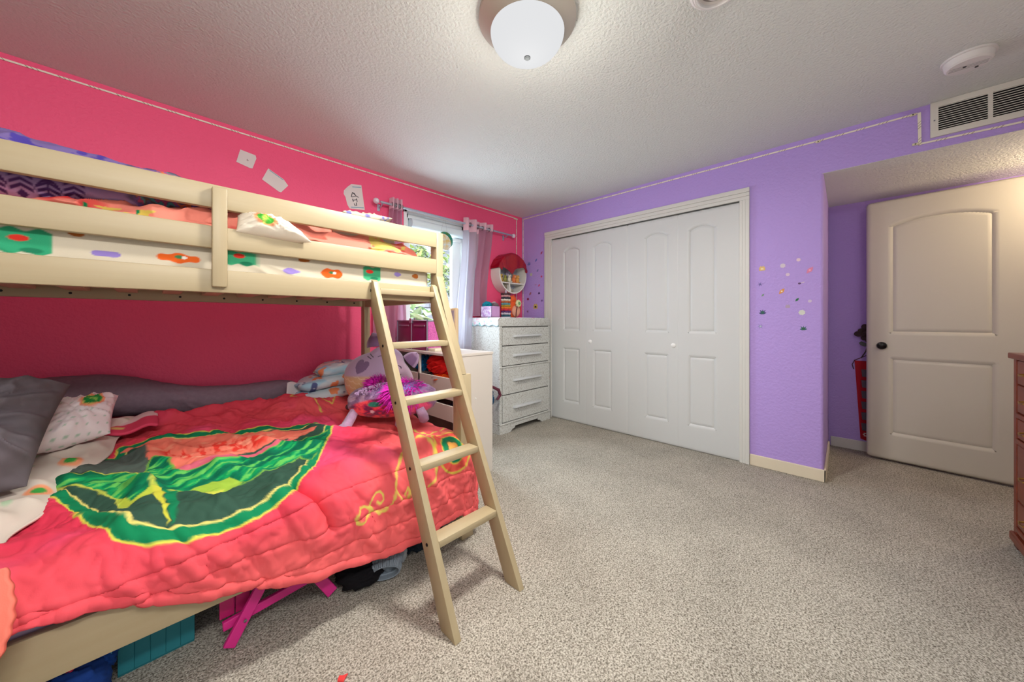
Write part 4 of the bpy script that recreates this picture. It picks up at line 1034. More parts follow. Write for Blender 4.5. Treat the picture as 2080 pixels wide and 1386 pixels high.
# bag between shelf and dresser
bg = thing('backpack', 'blue and grey backpack squeezed between the white shelf and the crackled dresser', 'backpack', (2.18, 2.42, 0))
lump('bag_body', (2.16, 2.50, .38), (.13, .12, .16), (40, 84, 120), None, None, 4, .15, bg)
lump('bag_base', (2.15, 2.50, .14), (.12, .12, .14), (128, 134, 146), None, None, 6, .12, bg)
b = B(); tube(b, [(2.22, 2.40, .50), (2.29, 2.38, .46), (2.305, 2.375, .41), (2.27, 2.38, .37)], [.012, .016, .016, .012], 10); obj('strap', b, mat('maroon_strap', (92, 30, 50), .7), bg, True)

# ================================================================== CRACKLED DRESSER
def crackle():
    m = bpy.data.materials.new('crackle_paint'); m.use_nodes = True; nt = m.node_tree; N = nt.nodes; L = nt.links; p = N['Principled BSDF']; p.inputs['Roughness'].default_value = .55
    tc = N.new('ShaderNodeTexCoord'); mp = N.new('ShaderNodeMapping'); mp.inputs['Scale'].default_value = (1, 1, .55)
    nz = N.new('ShaderNodeTexNoise'); nz.inputs['Scale'].default_value = 22; L.new(tc.outputs['Object'], mp.inputs['Vector'])
    ad = N.new('ShaderNodeMix'); ad.data_type = 'RGBA'; ad.inputs[0].default_value = .04; L.new(mp.outputs[0], nz.inputs['Vector']); L.new(mp.outputs[0], ad.inputs[6]); L.new(nz.outputs['Color'], ad.inputs[7])
    v = N.new('ShaderNodeTexVoronoi'); v.feature = 'DISTANCE_TO_EDGE'; v.inputs['Scale'].default_value = 70; L.new(ad.outputs[2], v.inputs['Vector'])
    r = N.new('ShaderNodeValToRGB'); r.color_ramp.elements[0].position = .01; r.color_ramp.elements[1].position = .07
    r.color_ramp.elements[0].color = lin(160, 155, 146); r.color_ramp.elements[1].color = lin(206, 207, 203)
    L.new(v.outputs['Distance'], r.inputs['Fac']); L.new(r.outputs['Color'], p.inputs['Base Color'])
    b = N.new('ShaderNodeBump'); b.inputs['Strength'].default_value = .3; b.inputs['Distance'].default_value = .003; L.new(r.outputs['Color'], b.inputs['Height']); L.new(b.outputs['Normal'], p.inputs['Normal'])
    return m
m_ck = crackle(); m_gap = mat('drawer_gap', (62, 58, 54), .8)
DX0, DX1, DY0, DY1, DZ = 2.352, 3.150, 2.43, 2.915, 1.150
dr = thing('crackled_dresser', 'tall white crackle painted dresser in the corner by the closet', 'dresser', (2.75, 2.67, 0))
b = B(); bx(b, DX0 + .004, DX1 - .004, DY0 + .012, DY1, .10, DZ - .045, .006); obj('carcass', b, m_ck, dr)
b = B(); prism(b, [(DX0, DY0 - .002, 1.064), (DX0, DY0 - .002, 1.115), (DX0 + .012, DY0 - .002, 1.140), (DX0 + .036, DY0 - .002, DZ), (DX1 - .036, DY0 - .002, DZ), (DX1 - .012, DY0 - .002, 1.140), (DX1, DY0 - .002, 1.115), (DX1, DY0 - .002, 1.064)], (0, 1, 0), 0, DY1 - DY0, .005); obj('top', b, m_ck, dr, True)
for x0, x1 in ((DX0, DX0 + .035), (DX1 - .03, DX1)):
    b = B(); bx(b, x0, x1, DY0, DY0 + .03, .02, 1.064, .006); obj('corner_post', b, m_ck, dr)
b = B(); bx(b, DX0 + .03, DX1 - .03, DY0 + .006, DY0 + .014, .09, 1.064); obj('recess', b, m_gap, dr)
for z0, z1 in ((.874, 1.054), (.672, .866), (.385, .652), (.112, .377)):
    d_ = B(); bx(d_, DX0 + .040, DX1 - .035, DY0 - .004, DY0 + .010, z0, z1, .005); do = obj('drawer', d_, m_ck, dr)
    zc = z0 + (z1 - z0) * .50
    b = B(); prism(b, [(2.535, DY0 - .004, zc - .016), (2.535, DY0 - .004, zc + .014), (2.55, DY0 - .044, zc + .013), (2.55, DY0 - .046, zc - .004)], (1, 0, 0), 0, .40, .003)
    h = obj('handle', b, mat('handle_paint', (204, 206, 208), .5), do, True)
for z in (.658, .098):
    b = B(); bx(b, DX0 - .003, DX1 + .003, DY0 - .012, DY0 + .012, z - .008, z + .008, .005); obj('moulding', b, m_ck, dr)
b = B(); prism(b, [(DX0 - .002, DY0 - .004, .09), (DX0 - .002, DY0 - .004, 0), (DX0 + .15, DY0 - .004, 0), (DX0 + .18, DY0 - .004, .025), (DX0 + .21, DY0 - .004, .03), (DX0 + .22, DY0 - .004, .05), (DX1 - .22, DY0 - .004, .05), (DX1 - .21, DY0 - .004, .03), (DX1 - .18, DY0 - .004, .025), (DX1 - .15, DY0 - .004, 0), (DX1 + .002, DY0 - .004, 0), (DX1 + .002, DY0 - .004, .09)], (0, 1, 0), 0, .025, .003); obj('skirt', b, m_ck, dr)
b = B(); bx(b, DX0, DX0 + .02, DY0, DY1, 0, .1, .003); obj('base_side', b, m_ck, dr)
# runner cloth on the dresser
u, v = np.meshgrid(np.linspace(0, 1, 140), np.linspace(0, 1, 60), indexing='ij')
L_ = .80; drop = .085; s = u * (L_ + drop); X = np.where(s < drop, DX0 - .006, DX0 - .006 + (s - drop)); Z = np.where(s < drop, DZ + .004 - (drop - s), DZ + .004)
rad = .035; tt = np.clip((s - drop + rad) / (2 * rad), 0, 1); X = np.where((s > drop - rad) & (s < drop + rad), DX0 - .008 + rad * (1 - np.cos(tt * PI / 2)), X); Z = np.where((s > drop - rad) & (s < drop + rad), DZ + .004 - rad * (1 - np.sin(tt * PI / 2)), Z)
Y = DY0 + .012 + v * .47; X = X - .004 * np.sin(v * 30) * (s < drop); Z = Z - .006 * np.sin(v * 26) * (s < .02)
c = np.zeros(u.shape + (3,)) + nlin(232, 236, 240)
c = mixc(c, (240, 190, 206), sstep(.60, .66, fbm(s * 34, v * 16, 3))); c = mixc(c, (130, 206, 200), sstep(.66, .70, fbm(s * 40 + 9, v * 18, 13))); c = mixc(c, (120, 196, 214), under(s, .006, .003))
o = grid_mesh('runner_cloth', np.stack([X, Y, Z], -1), m_print, None, c, .004); setp(o, 'white flowered runner cloth over the top of the crackled dresser', 'cloth')
TZ = DZ + .009

# things on the dresser
bk = thing('gift_box', 'lilac printed open box on the dresser runner beside the curtain', 'box', (2.48, 2.70, TZ))
for nm, a in (('side', (2.42, 2.425, 2.62, 2.79)), ('side', (2.535, 2.54, 2.62, 2.79)), ('end', (2.42, 2.54, 2.62, 2.625)), ('end', (2.42, 2.54, 2.785, 2.79))):
    b = B(); bx(b, *a, TZ, 1.272, .001); obj('box_' + nm, b, mat('lilac_print', (226, 214, 236), .6, var=(38, (178, 130, 196), .12)) if nm == 'side' else mat('orchid_card', (196, 140, 198), .6, var=(5, (214, 168, 210), .4)), bk)
b = B(); bx(b, 2.42, 2.54, 2.62, 2.79, TZ, TZ + .004); obj('box_base', b, mat('orchid_card'), bk)
lump('teal_bow', (2.465, 2.735, 1.285), (.035, .055, .032), (16, 140, 160), 'shiny teal ribbon bow spilling out of the lilac box', 'bow', 3, .5, rough=.25)
lump('grey_scarf', (2.505, 2.665, 1.28), (.03, .045, .028), (120, 104, 110), 'grey scarf bundle in the lilac box', 'scarf', 5, .4)
lump('white_scarf', (2.56, 2.73, 1.27), (.022, .04, .05), (214, 200, 196), 'pale cloth hanging over the edge of the lilac box', 'scarf', 7, .3)
ho = thing('scrunchie_stand', 'clear upright stand holding the stack of scrunchies on the dresser', 'stand', (2.71, 2.70, TZ))
b = B(); lathe(b, [(.055, 0), (.055, .006), (.008, .010), (.008, .30), (.0, .302)], (2.71, 2.70, TZ), 20); obj('post', b, mat('clear_acrylic', (206, 200, 220), .15), ho, True)
scr = [('teal', (40, 84, 100), .050), ('pale grey', (196, 184, 196), .052), ('purple', (92, 52, 110), .054), ('crimson', (196, 40, 60), .052), ('tangerine', (226, 116, 40), .054), ('ochre', (168, 140, 40), .050), ('turquoise', (92, 150, 160), .048), ('rust', (176, 92, 50), .054), ('ivory', (226, 214, 196), .050), ('navy', (36, 38, 54), .052), ('blush', (206, 150, 150), .048), ('chestnut', (70, 42, 48), .052)]
z = TZ + .018
for nm, rgb, R_ in scr:
    b = B(); torus(b, (2.71 + random.uniform(-.006, .006), 2.70, z), R_ * .82, .0125, 'Z', 36, 10, .12)
    setp(obj('scrunchie', b, mat('scr_' + nm.replace(' ', '_'), rgb, .8, bump=(160, .4, .004)), None, True, 2.0), nm + ' hair scrunchie on the stand on the dresser', 'scrunchie', 'scrunchies stacked on the stand'); z += .0215
op = thing('orange_plush', 'orange plush toy with peach belly leaning in the corner on the dresser', 'plush toy', (2.93, 2.80, TZ))
m_or = mat('orange_plush', (238, 98, 44), .9, bump=(160, .4, .004)); m_pe = mat('peach_plush', (238, 170, 142), .9, bump=(160, .4, .004))
blob('body', (2.93, 2.80, TZ + .105), (.11, .07, .11), m_or, op); blob('head', (2.90, 2.80, TZ + .205), (.062, .055, .05), m_or, op)
k = blob('belly', (2.915, 2.742, TZ + .075), (.062, .035, .068), m_pe, op); k['label'] = 'peach coloured belly'
for dx in (-.035, .035): blob('ear', (2.90 + dx, 2.80, TZ + .245), (.018, .012, .02), m_or, op)
yt = thing('pale_flower', 'pale cream pompom flower in front of the orange plush on the dresser', 'toy', (2.90, 2.68, TZ))
b = B()
for i in range(8):
    a = i * PI / 4; t = bmesh.new(); bmesh.ops.create_icosphere(t, subdivisions=2, radius=.018); bmesh.ops.translate(t, vec=(2.895 + .026 * math.cos(a), 2.685, 1.318 + .026 * math.sin(a)), verts=t.verts); _merge(b, t)
obj('petals', b, mat('cream_felt', (226, 222, 170), .9), yt, True)
b = B(); bmesh.ops.create_icosphere(b, subdivisions=2, radius=.016); bmesh.ops.translate(b, vec=(2.895, 2.672, 1.318), verts=b.verts); k = obj('centre', b, mat('sage_felt', (120, 166, 110), .9), yt, True)
b = B(); tube(b, [(2.86, 2.69, TZ), (2.868, 2.69, 1.24), (2.89, 2.688, 1.31)], .006, 8); obj('stalk', b, mat('brown_felt', (110, 60, 60), .9), yt, True)

# ================================================================== ROUND WALL SHELF
RC, RZ, RR = 2.925, 1.665, .228
rs = thing('round_shelf', 'round white wall shelf with two compartments beside the curtain', 'shelf', (RC, 2.865, RZ - RR))
m_rs = mat('white_lacquer', (232, 228, 222), .4)
b = B()
n = 64; ring = []
for (r_, y) in ((RR, 2.935), (RR, 2.79), (RR - .014, 2.79), (RR - .014, 2.93)): ring.append([b.verts.new((RC + r_ * math.cos(2 * PI * j / n), y, RZ + r_ * math.sin(2 * PI * j / n))) for j in range(n)])
for A_, C_ in zip(ring, ring[1:] + ring[:1]):
    for j in range(n): b.faces.new((A_[j], A_[(j + 1) % n], C_[(j + 1) % n], C_[j]))
bmesh.ops.recalc_face_normals(b, faces=b.faces[:]); obj('rim', b, m_rs, rs, True)
b = B(); lathe(b, [(0, 2.928), (RR - .014, 2.928), (RR - .014, 2.934), (0, 2.934)], (RC, 0, RZ), 48, 'Y'); k = obj('backboard', b, mat('blue_grey_print', (150, 156, 172), .7, var=(18, (206, 200, 210), .2)), rs); k['label'] = 'blue grey printed backing'
b = B(); bx(b, RC - .195, RC + .195, 2.795, 2.93, 1.553, 1.566, .002); obj('shelf_board', b, m_rs, rs)
b = B(); tube(b, [(2.86, 2.80, 1.555), (2.868, 2.80, 1.53), (2.884, 2.80, 1.49), (2.89, 2.80, 1.447)], .006, 8); bx(b, 2.868, 2.88, 2.80, 2.93, 1.455, 1.553, .001); obj('divider', b, m_rs, rs)
def plush(nm, c, s, rgb, label, ears=True, snout=None):
    t_ = thing(nm, label, 'plush toy', (c[0], c[1], c[2] - s)); m = mat(nm + '_fur', rgb, .95, bump=(220, .4, .003)); c = Vector(c)
    blob('body', c, (s * .72, s * .6, s), m, t_, 28, 18); blob('head', c + Vector((0, -s * .25, s * .95)), (s * .62, s * .56, s * .56), m, t_, 28, 18)
    for dx in (-1, 1): blob('ear', c + Vector((dx * s * .45, -s * .2, s * 1.45)), (s * .18, s * .12, s * .22), m, t_, 14, 10); blob('paw', c + Vector((dx * s * .5, -s * .55, -s * .7)), (s * .25, s * .3, s * .22), m, t_, 14, 10)
    if snout: blob('snout', c + Vector((0, -s * .75, s * .82)), (s * .22, s * .16, s * .18), mat(nm + '_snout', snout, .9), t_, 14, 10)
    return t_
plush('plush_lion', (2.775, 2.85, 1.603), .036, (206, 166, 84), 'small ochre plush animal at one end of the round shelf', snout=(60, 60, 50))
plush('plush_frog', (2.825, 2.83, 1.600), .032, (150, 146, 74), 'small olive plush animal beside the ochre one on the round shelf', snout=(60, 60, 50))
plush('plush_lamb', (2.895, 2.83, 1.603), .036, (226, 218, 200), 'small cream plush animal in the middle of the round shelf', snout=(70, 66, 66))
plush('plush_fox', (2.98, 2.84, 1.606), .040, (226, 126, 74), 'small orange plush animal on the round shelf', snout=(240, 214, 180))
plush('plush_bear', (3.05, 2.85, 1.606), .040, (220, 160, 84), 'small honey coloured plush animal at the far end of the round shelf', snout=(240, 214, 160))
plush('plush_cloud', (2.92, 2.88, 1.665), .040, (176, 166, 196), 'small pale violet plush animal behind the others on the round shelf')
lump('trinket_pouch', (2.835, 2.86, 1.515), (.03, .035, .03), (150, 138, 120), 'brownish pouch in the narrow compartment of the round shelf', 'pouch', 3, .3)
lump('bead_pile', (2.93, 2.855, 1.475), (.035, .035, .018), (190, 180, 160), 'pale bead bracelet heap in the lower compartment of the round shelf', 'bracelet', 5, .5)
# red satin skirt over the top
th, v = np.meshgrid(np.linspace(math.radians(167), math.radians(14), 140), np.linspace(0, 1, 70), indexing='ij')
hang = np.interp(np.degrees(th[:, 0]), [14, 24, 45, 70, 88, 97, 106, 125, 142, 150, 167], [.03, .055, .09, .15, .19, .24, .22, .16, .09, .06, .03])
wv = .012 * (ridge(th * 2.6, v * 1.2, 7) - .3) + .006 * np.sin(th * 9 + 1) * v
depth = .145; s = v * (depth + hang[:, None]); ov = np.clip((s - depth) / (np.maximum(hang[:, None], 1e-4)), 0, 1)
X = RC + (RR + .012 + wv * .6) * np.cos(th); Z0 = RZ + (RR + .012 + wv * .6) * np.sin(th)
fall = np.maximum(0, s - depth)
Y = np.where(s < depth, 2.932 - s, 2.932 - depth - .012 * np.sqrt(np.clip(fall / .02, 0, 1)) - wv * .9 * np.clip(fall / .05, 0, 1))
Z = Z0 - fall - .006 * np.sin(v * PI) * 0
X = X + (RC - X) * .12 * ov
o = grid_mesh('satin_skirt', np.stack([X, Y, Z], -1), mat('red_satin', (176, 4, 26), .25, bump=(14, .3, .02), var=(7, (130, 4, 34), .3)), None, None, .004)
setp(o, 'shiny red satin skirt draped over the top of the round shelf', 'cloth')
# ================================================================== CURTAINS
m_rod = mat('brushed_rod', (186, 194, 210), .35, metal=.6)
rod = thing('curtain_rod', 'silver curtain rod with crystal ball ends above the window', 'curtain rod', (2.16, 2.86, 2.14))
RY, RZr = 2.862, 2.138
b = B(); tube(b, [(1.35, RY, RZr), (2.98, RY, RZr)], .0105, 16); obj('rod', b, m_rod, rod, True)
m_cry = mat('crystal', (226, 214, 226), .08, coat=.5)
for x in (1.315, 3.0):
    b = B(); bmesh.ops.create_icosphere(b, subdivisions=2, radius=.026); bmesh.ops.translate(b, vec=(x, RY, RZr), verts=b.verts); obj('finial', b, m_cry, rod)
for x in (1.37, 2.90):
    b = B(); tube(b, [(x, RY, RZr - .012), (x, RY + .03, RZr - .03), (x, 2.938, RZr - .03)], .006, 8); bx(b, x - .012, x + .012, 2.932, 2.94, RZr - .06, RZr, .002); obj('bracket', b, m_rod, rod)
m_band = mat('pink_band', (222, 176, 190), .8); m_sheer_p = sheer('sheer_pink', (206, 164, 188), .55, .10); m_sheer_w = sheer('sheer_white', (204, 200, 212), .5, .16)
m_blush = mat('curtain_blush', (216, 170, 186), .85)
def curtain(name, label, xt, xb, zb, folds, amp, m_low, m_top, seed, dy=0):
    """xt=(x0,x1) at the rod, xb=(x0,x1) at the bottom"""
    c = thing(name, label, 'curtain', ((xt[0] + xt[1]) / 2, RY, zb), 'curtains on the silver rod')
    def sheet(nm, v0, v1, m, off=0):
        nu, nv = 160, 60; u, v = np.meshgrid(np.linspace(0, 1, nu), np.linspace(v0, v1, nv), indexing='ij')
        k = sstep(0, 1, np.clip(v * 1.15, 0, 1)); X = (xt[0] + (xt[1] - xt[0]) * u) * (1 - k) + (xb[0] + (xb[1] - xb[0]) * u) * k
        a = amp * (1 + .4 * v); Y = RY + dy + a * np.sin(u * folds * 2 * PI + seed + .8 * np.sin(v * 3 + seed)) + .4 * a * np.sin(u * folds * 4.3 * PI + 2 * v) * v
        Z = 2.20 + (zb - 2.20) * v + off
        return grid_mesh(nm, np.stack([X, Y, Z], -1), m, c, None, .0)
    sheet('curtain_panel', .072, 1.0, m_low); bt = sheet('header_band', 0, .076, m_top); s_ = bt.modifiers.new('solid', 'SOLIDIFY'); s_.thickness = .003
    for i in range(int(folds * 2)):
        uu = (i + .5) / (folds * 2); x = xt[0] + (xt[1] - xt[0]) * uu
        b = B(); torus(b, (x, RY + dy, RZr), .020, .0045, 'X', 20, 8); obj('grommet', b, m_steel, c, True)
    return c
curtain('curtain', 'pink curtain gathered at the end of the rod nearest the bunk bed', (1.445, 1.560), (1.30, 1.60), .93, 3, .022, m_sheer_p, m_blush, 1.0)
curtain('curtain', 'sheer white curtain hanging over the edge of the window by the rod middle', (2.255, 2.47), (2.16, 2.35), .45, 2, .026, m_sheer_w, m_band, 2.0)
curtain('curtain', 'sheer pink curtain bunched between the white curtain and the round shelf', (2.49, 2.685), (2.37, 2.575), 1.172, 2, .024, m_sheer_p, m_band, .5, .01)

sc = thing('suncatcher', 'teal and gold disc suncatcher hanging in front of the window', 'suncatcher', (2.03, 2.90, 1.80))
b = B(); lathe(b, [(0, -.004), (.085, -.004), (.085, .004), (0, .004)], (2.035, 2.90, 1.915), 40, 'Y')
me_disc = obj('disc', b, mat('stained_disc', (222, 232, 234), .3, var=(26, (226, 196, 120), .12)), sc)
b = B(); tube(b, [(2.035 + .088 * math.cos(a), 2.90, 1.915 + .088 * math.sin(a)) for a in np.linspace(-.5, 2.2, 20)], [.004 + .014 * math.sin(PI * i / 19) for i in range(20)], 8); k = obj('rim', b, mat('teal_enamel', (16, 140, 128), .3, var=(40, (70, 120, 60), .1)), sc, True)
for dx in (-.05, .04):
    b = B(); tube(b, [(2.035 + dx, 2.90, 1.98), (2.03 + dx * .2, 2.89, 2.13)], .0012, 6); obj('thread', b, mat('thread', (196, 200, 206), .6), sc)

# ================================================================== LED STRIP
def led_mat():
    m = bpy.data.materials.new('led_tape'); m.use_nodes = True; nt = m.node_tree; N = nt.nodes; L = nt.links; p = N['Principled BSDF']; p.inputs['Roughness'].default_value = .4
    tc = N.new('ShaderNodeTexCoord'); sx = N.new('ShaderNodeSeparateXYZ'); L.new(tc.outputs['Object'], sx.inputs[0])
    ad = N.new('ShaderNodeMath'); ad.operation = 'ADD'; L.new(sx.outputs[0], ad.inputs[0]); L.new(sx.outputs[1], ad.inputs[1])
    a2 = N.new('ShaderNodeMath'); a2.operation = 'ADD'; L.new(ad.outputs[0], a2.inputs[0]); L.new(sx.outputs[2], a2.inputs[1])
    def stripe(sc_, lo):
        k = N.new('ShaderNodeMath'); k.operation = 'MULTIPLY'; k.inputs[1].default_value = sc_; L.new(a2.outputs[0], k.inputs[0])
        f = N.new('ShaderNodeMath'); f.operation = 'FRACT'; L.new(k.outputs[0], f.inputs[0])
        g = N.new('ShaderNodeMath'); g.operation = 'LESS_THAN'; g.inputs[1].default_value = lo; L.new(f.outputs[0], g.inputs[0]); return g
    s1, s2, s3 = stripe(60, .25), stripe(10, .5), stripe(10, .06)
    mu = N.new('ShaderNodeMath'); mu.operation = 'MULTIPLY'; L.new(s1.outputs[0], mu.inputs[0]); L.new(s2.outputs[0], mu.inputs[1])
    mx = N.new('ShaderNodeMath'); mx.operation = 'MAXIMUM'; L.new(mu.outputs[0], mx.inputs[0]); L.new(s3.outputs[0], mx.inputs[1])
    c = N.new('ShaderNodeMix'); c.data_type = 'RGBA'; c.inputs[6].default_value = lin(240, 232, 216); c.inputs[7].default_value = lin(176, 164, 140); L.new(mx.outputs[0], c.inputs[0]); L.new(c.outputs[2], p.inputs['Base Color'])
    return m
m_led = led_mat(); m_clip = mat('clip_cream', (226, 218, 186), .4)
ls = thing('light_strip', 'white tape light strip run along the top of the pink wall', 'light strip', (1.2, 2.938, 2.383))
b = B(); bx(b, -1.0, 3.13, 2.934, 2.939, 2.383, 2.392); obj('tape', b, m_led, ls)
b = B(); bx(b, 3.128, 3.136, 2.934, 2.939, 1.16, 2.392); k = obj('tape', b, m_led, ls)
b = B(); bx(b, 3.08, 3.15, 2.930, 2.939, 2.372, 2.39, .003); obj('corner_clip', b, m_clip, ls)
l2 = thing('light_strip', 'white tape light strip run along the top of the purple wall and around the vent', 'light strip', (3.233, 1.3, 2.19))
pts = [(2.925, 2.395), (1.5, 2.388), (.14, 2.380), (-.318, 2.384)]
for (y0, z0), (y1, z1) in zip(pts[:-1], pts[1:]):
    b = B(); prism(b, [(PX - .001, y0, z0 - .005), (PX - .001, y0, z0 + .005), (PX - .001, y1, z1 + .005), (PX - .001, y1, z1 - .005)], (-1, 0, 0), 0, .004); obj('tape', b, m_led, l2)
b = B(); prism(b, [(PX - .001, -.318, 2.386), (PX - .001, -.332, 2.386), (PX - .001, -.334, 2.188), (PX - .001, -.321, 2.188)], (-1, 0, 0), 0, .005); obj('tape', b, m_led, l2)
b = B(); prism(b, [(PX - .001, -.321, 2.190), (PX - .001, -.321, 2.200), (PX - .001, -1.1, 2.182), (PX - .001, -1.1, 2.172)], (-1, 0, 0), 0, .004); obj('tape', b, m_led, l2)
b = B(); bx(b, PX - .005, PX - .001, 2.912, 2.921, 1.16, 2.395); obj('tape', b, m_led, l2)
for y, z in ((.135, 2.374), (-.300, 2.382), (-.310, 2.199)):
    b = B(); bx(b, PX - .008, PX - .001, y - .013, y + .013, z - .007, z + .007, .002); k = obj('clip', b, m_clip, l2)
    b2 = B(); lathe(b2, [(.004, 0), (.004, -.002), (0, -.002)], (PX - .008, y, z), 10, 'X'); obj('screw', b2, mat('green_screw', (96, 104, 70), .5), k)

# ================================================================== CEILING THINGS
LC = (1.113, .98)
cl = thing('ceiling_light', 'round ceiling light with white glass bowl in a brushed nickel pan', 'ceiling light', (LC[0], LC[1], CZ))
b = B(); lathe(b, [(.10, CZ), (.203, CZ), (.2065, CZ - .006), (.2065, CZ - .022), (.198, CZ - .030), (.186, CZ - .040), (.163, CZ - .066), (.157, CZ - .070), (.150, CZ - .066), (.14, CZ - .02), (.10, CZ - .004)], (LC[0], LC[1], 0), 72, cap=False); k = obj('pan', b, mat('brushed_nickel', (176, 168, 156), .5, metal=.35), cl, True)
b = B(); pr_ = [(.150 + .006 * math.sin(t * PI), CZ - .060 - .012 * t) for t in np.linspace(0, .5, 4)] + [(.157 * math.cos(t), CZ - .068 - .105 * math.sin(t)) for t in np.linspace(.02, PI / 2, 22)]
lathe(b, pr_, (LC[0], LC[1], 0), 64, cap=False)
m_bowl = mat('lit_opal_glass', (24, 24, 24), 1.0, spec=0, emit=((247, 248, 250), 1.02))
k = obj('glass_bowl', b, m_bowl, cl, True); k['label'] = 'lit white glass bowl'
b = B(); lathe(b, [(0, CZ - .170), (.0135, CZ - .171), (.0135, CZ - .176), (.009, CZ - .180), (0, CZ - .181)], (LC[0], LC[1], 0), 24); obj('finial', b, mat('finial_nickel', (66, 68, 70), .9, spec=0), cl, True)

def disc_c(name, label, cat_, c, prof, m):
    t_ = thing(name, label, cat_, (c[0], c[1], CZ)); b = B(); lathe(b, [(r_, CZ - h) for r_, h in prof], (c[0], c[1], 0), 48, cap=False); obj('housing', b, m, t_, True); return t_
m_pl = mat('white_plastic', (226, 222, 220), .45)
sd = disc_c('smoke_detector', 'round white smoke detector on the ceiling above the wall vent', 'smoke detector', (2.79, -.438), [(.088, 0), (.088, .008), (.080, .010), (.076, .036), (.068, .043), (0, .044)], m_pl)
for dx in (-.014, .0, .014):
    b = B(); bx(b, 2.79 + dx - .0012, 2.79 + dx + .0012, -.438 - .06, -.438 + .06, CZ - .0452, CZ - .0435); obj('groove', b, mat('groove_grey', (176, 170, 172), .6), sd)
for dx, dy, nm in ((-.006, .012, 'test_button'), (.03, -.03, 'indicator')):
    b = B(); lathe(b, [(0, CZ - .0435), (.006, CZ - .0435), (.006, CZ - .047), (0, CZ - .047)], (2.79 + dx, -.438 + dy, 0), 14); obj(nm, b, mat('dark_plastic', (60, 58, 60), .4), sd)
fx_ = disc_c('ceiling_vent', 'round white ceiling fitting with stepped rings at the edge of the ceiling', 'ceiling fitting', (1.52, .355), [(.098, 0), (.096, .010), (.088, .016), (.084, .016), (.080, .022), (.074, .022), (.070, .010), (.060, .006), (.045, .006)], m_pl)
b = B(); lathe(b, [(.046, CZ - .003), (.046, CZ - .014), (.040, CZ - .022), (.0, CZ - .026)], (1.52, .355, 0), 40, cap=False); obj('cap', b, m_pl, fx_, True)
b = B(); lathe(b, [(.072, CZ - .0065), (.045, CZ - .0065)], (1.52, .355, 0), 40, cap=False); obj('recess', b, mat('ring_grey', (150, 142, 142), .6), fx_, True)

# wall return vent
vt = thing('wall_vent', 'white louvred air return vent high on the purple wall', 'vent', (PX - .006, -.68, 2.213))
m_vent = mat('vent_enamel', (224, 220, 210), .4); VX = PX - .014
b = B(); VY0, VY1, VZ0, VZ1 = -1.15, -.368, 2.213, 2.4185
ZA, ZB = VZ0 + .033, VZ1 - .032
for a in ((VY1 - .030, VY1, ZA, ZB), (VY0, VY0 + .03, ZA, ZB), (VY0, VY1, VZ0, ZA), (VY0, VY1, ZB, VZ1), (-.590, -.574, ZA, ZB), (-.783, -.767, ZA, ZB), (-.976, -.960, ZA, ZB)):
    bx(b, VX, PX - .001, a[0], a[1], a[2], a[3])
obj('frame', b, m_vent, vt)
b = B(); bx(b, PX - .0025, PX - .001, VY0 + .03, VY1 - .03, VZ0 + .03, VZ1 - .03); obj('duct_shade', b, m_dark, vt)  # dark sheet painted as the shade behind the louvres
for (y1, y0) in ((-.398, -.574), (-.590, -.767), (-.783, -.960)):
    for i in range(11):
        z = VZ0 + .040 + i * .0128
        b = B(); prism(b, [(VX + .001, y0, z), (VX + .001, y0, z + .0035), (VX + .0055, y0, z + .0055), (VX + .0055, y0, z + .004)], (0, 1, 0), 0, y1 - y0); obj('louvre', b, m_vent, vt)
b = B(); lathe(b, [(.004, 0), (.004, -.002), (0, -.002)], (VX, -.383, 2.31), 10, 'X'); obj('screw', b, m_steel, vt)

# ================================================================== PAPERS AND STICKERS
m_paper = mat('note_paper', (228, 218, 216), .9); m_ink = mat('pen_ink', (60, 56, 66), .8); m_blue = mat('paper_blue_rule', (150, 186, 206), .9)
def paper(label, pts, extra=()):
    t_ = thing('paper_note', label, 'paper', (sum(p[0] for p in pts) / len(pts), 2.936, min(p[1] for p in pts)), 'papers taped to the pink wall')
    b = B(); prism(b, [(x, 2.939, z) for x, z in pts], (0, -1, 0), 0, .0015); obj('sheet', b, m_paper, t_)
    for nm, m, line, w in extra:
        b = B(); tube(b, [(x, 2.9368, z) for x, z in line], w, 6); obj(nm, b, m, t_)
    return t_
paper('small square white paper high on the pink wall nearest the bed head', [(.411, 2.276), (.495, 2.265), (.500, 2.245), (.478, 2.169), (.465, 2.167), (.390, 2.186)], [('mark', mat('pencil_grey', (196, 176, 180), .9), [(.447, 2.215), (.450, 2.222), (.455, 2.216), (.448, 2.212)], .003)])
paper('tilted white paper with a blue edge between two other wall notes', [(.568, 2.198), (.662, 2.148), (.690, 2.110), (.646, 2.050), (.630, 2.052), (.532, 2.110)], [('rule', m_blue, [(.575, 2.188), (.660, 2.142)], .0025)])
ltr = [[(1.139, 2.144), (1.148, 2.184), (1.163, 2.179), (1.179, 2.16), (1.142, 2.144)], [(1.154, 2.179), (1.176, 2.163), (1.197, 2.154)], [(1.149, 2.13), (1.152, 2.118), (1.157, 2.108)], [(1.151, 2.118), (1.182, 2.132)], [(1.179, 2.14), (1.184, 2.128), (1.187, 2.113)], [(1.162, 2.095), (1.165, 2.082), (1.185, 2.085)], [(1.179, 2.106), (1.182, 2.084)]]
paper('torn white paper with handwritten letters near the curtain rod', [(1.081, 2.182), (1.108, 2.218), (1.139, 2.25), (1.16, 2.254), (1.222, 2.264), (1.251, 2.06), (1.126, 2.045), (1.108, 2.073), (1.093, 2.132), (1.079, 2.153)], [('writing', m_ink, l_, .0028) for l_ in ltr] + [('rule', m_blue, [(1.148, 2.229), (1.217, 2.243)], .004), ('rule', m_blue, [(1.139, 2.059), (1.24, 2.077)], .004)])

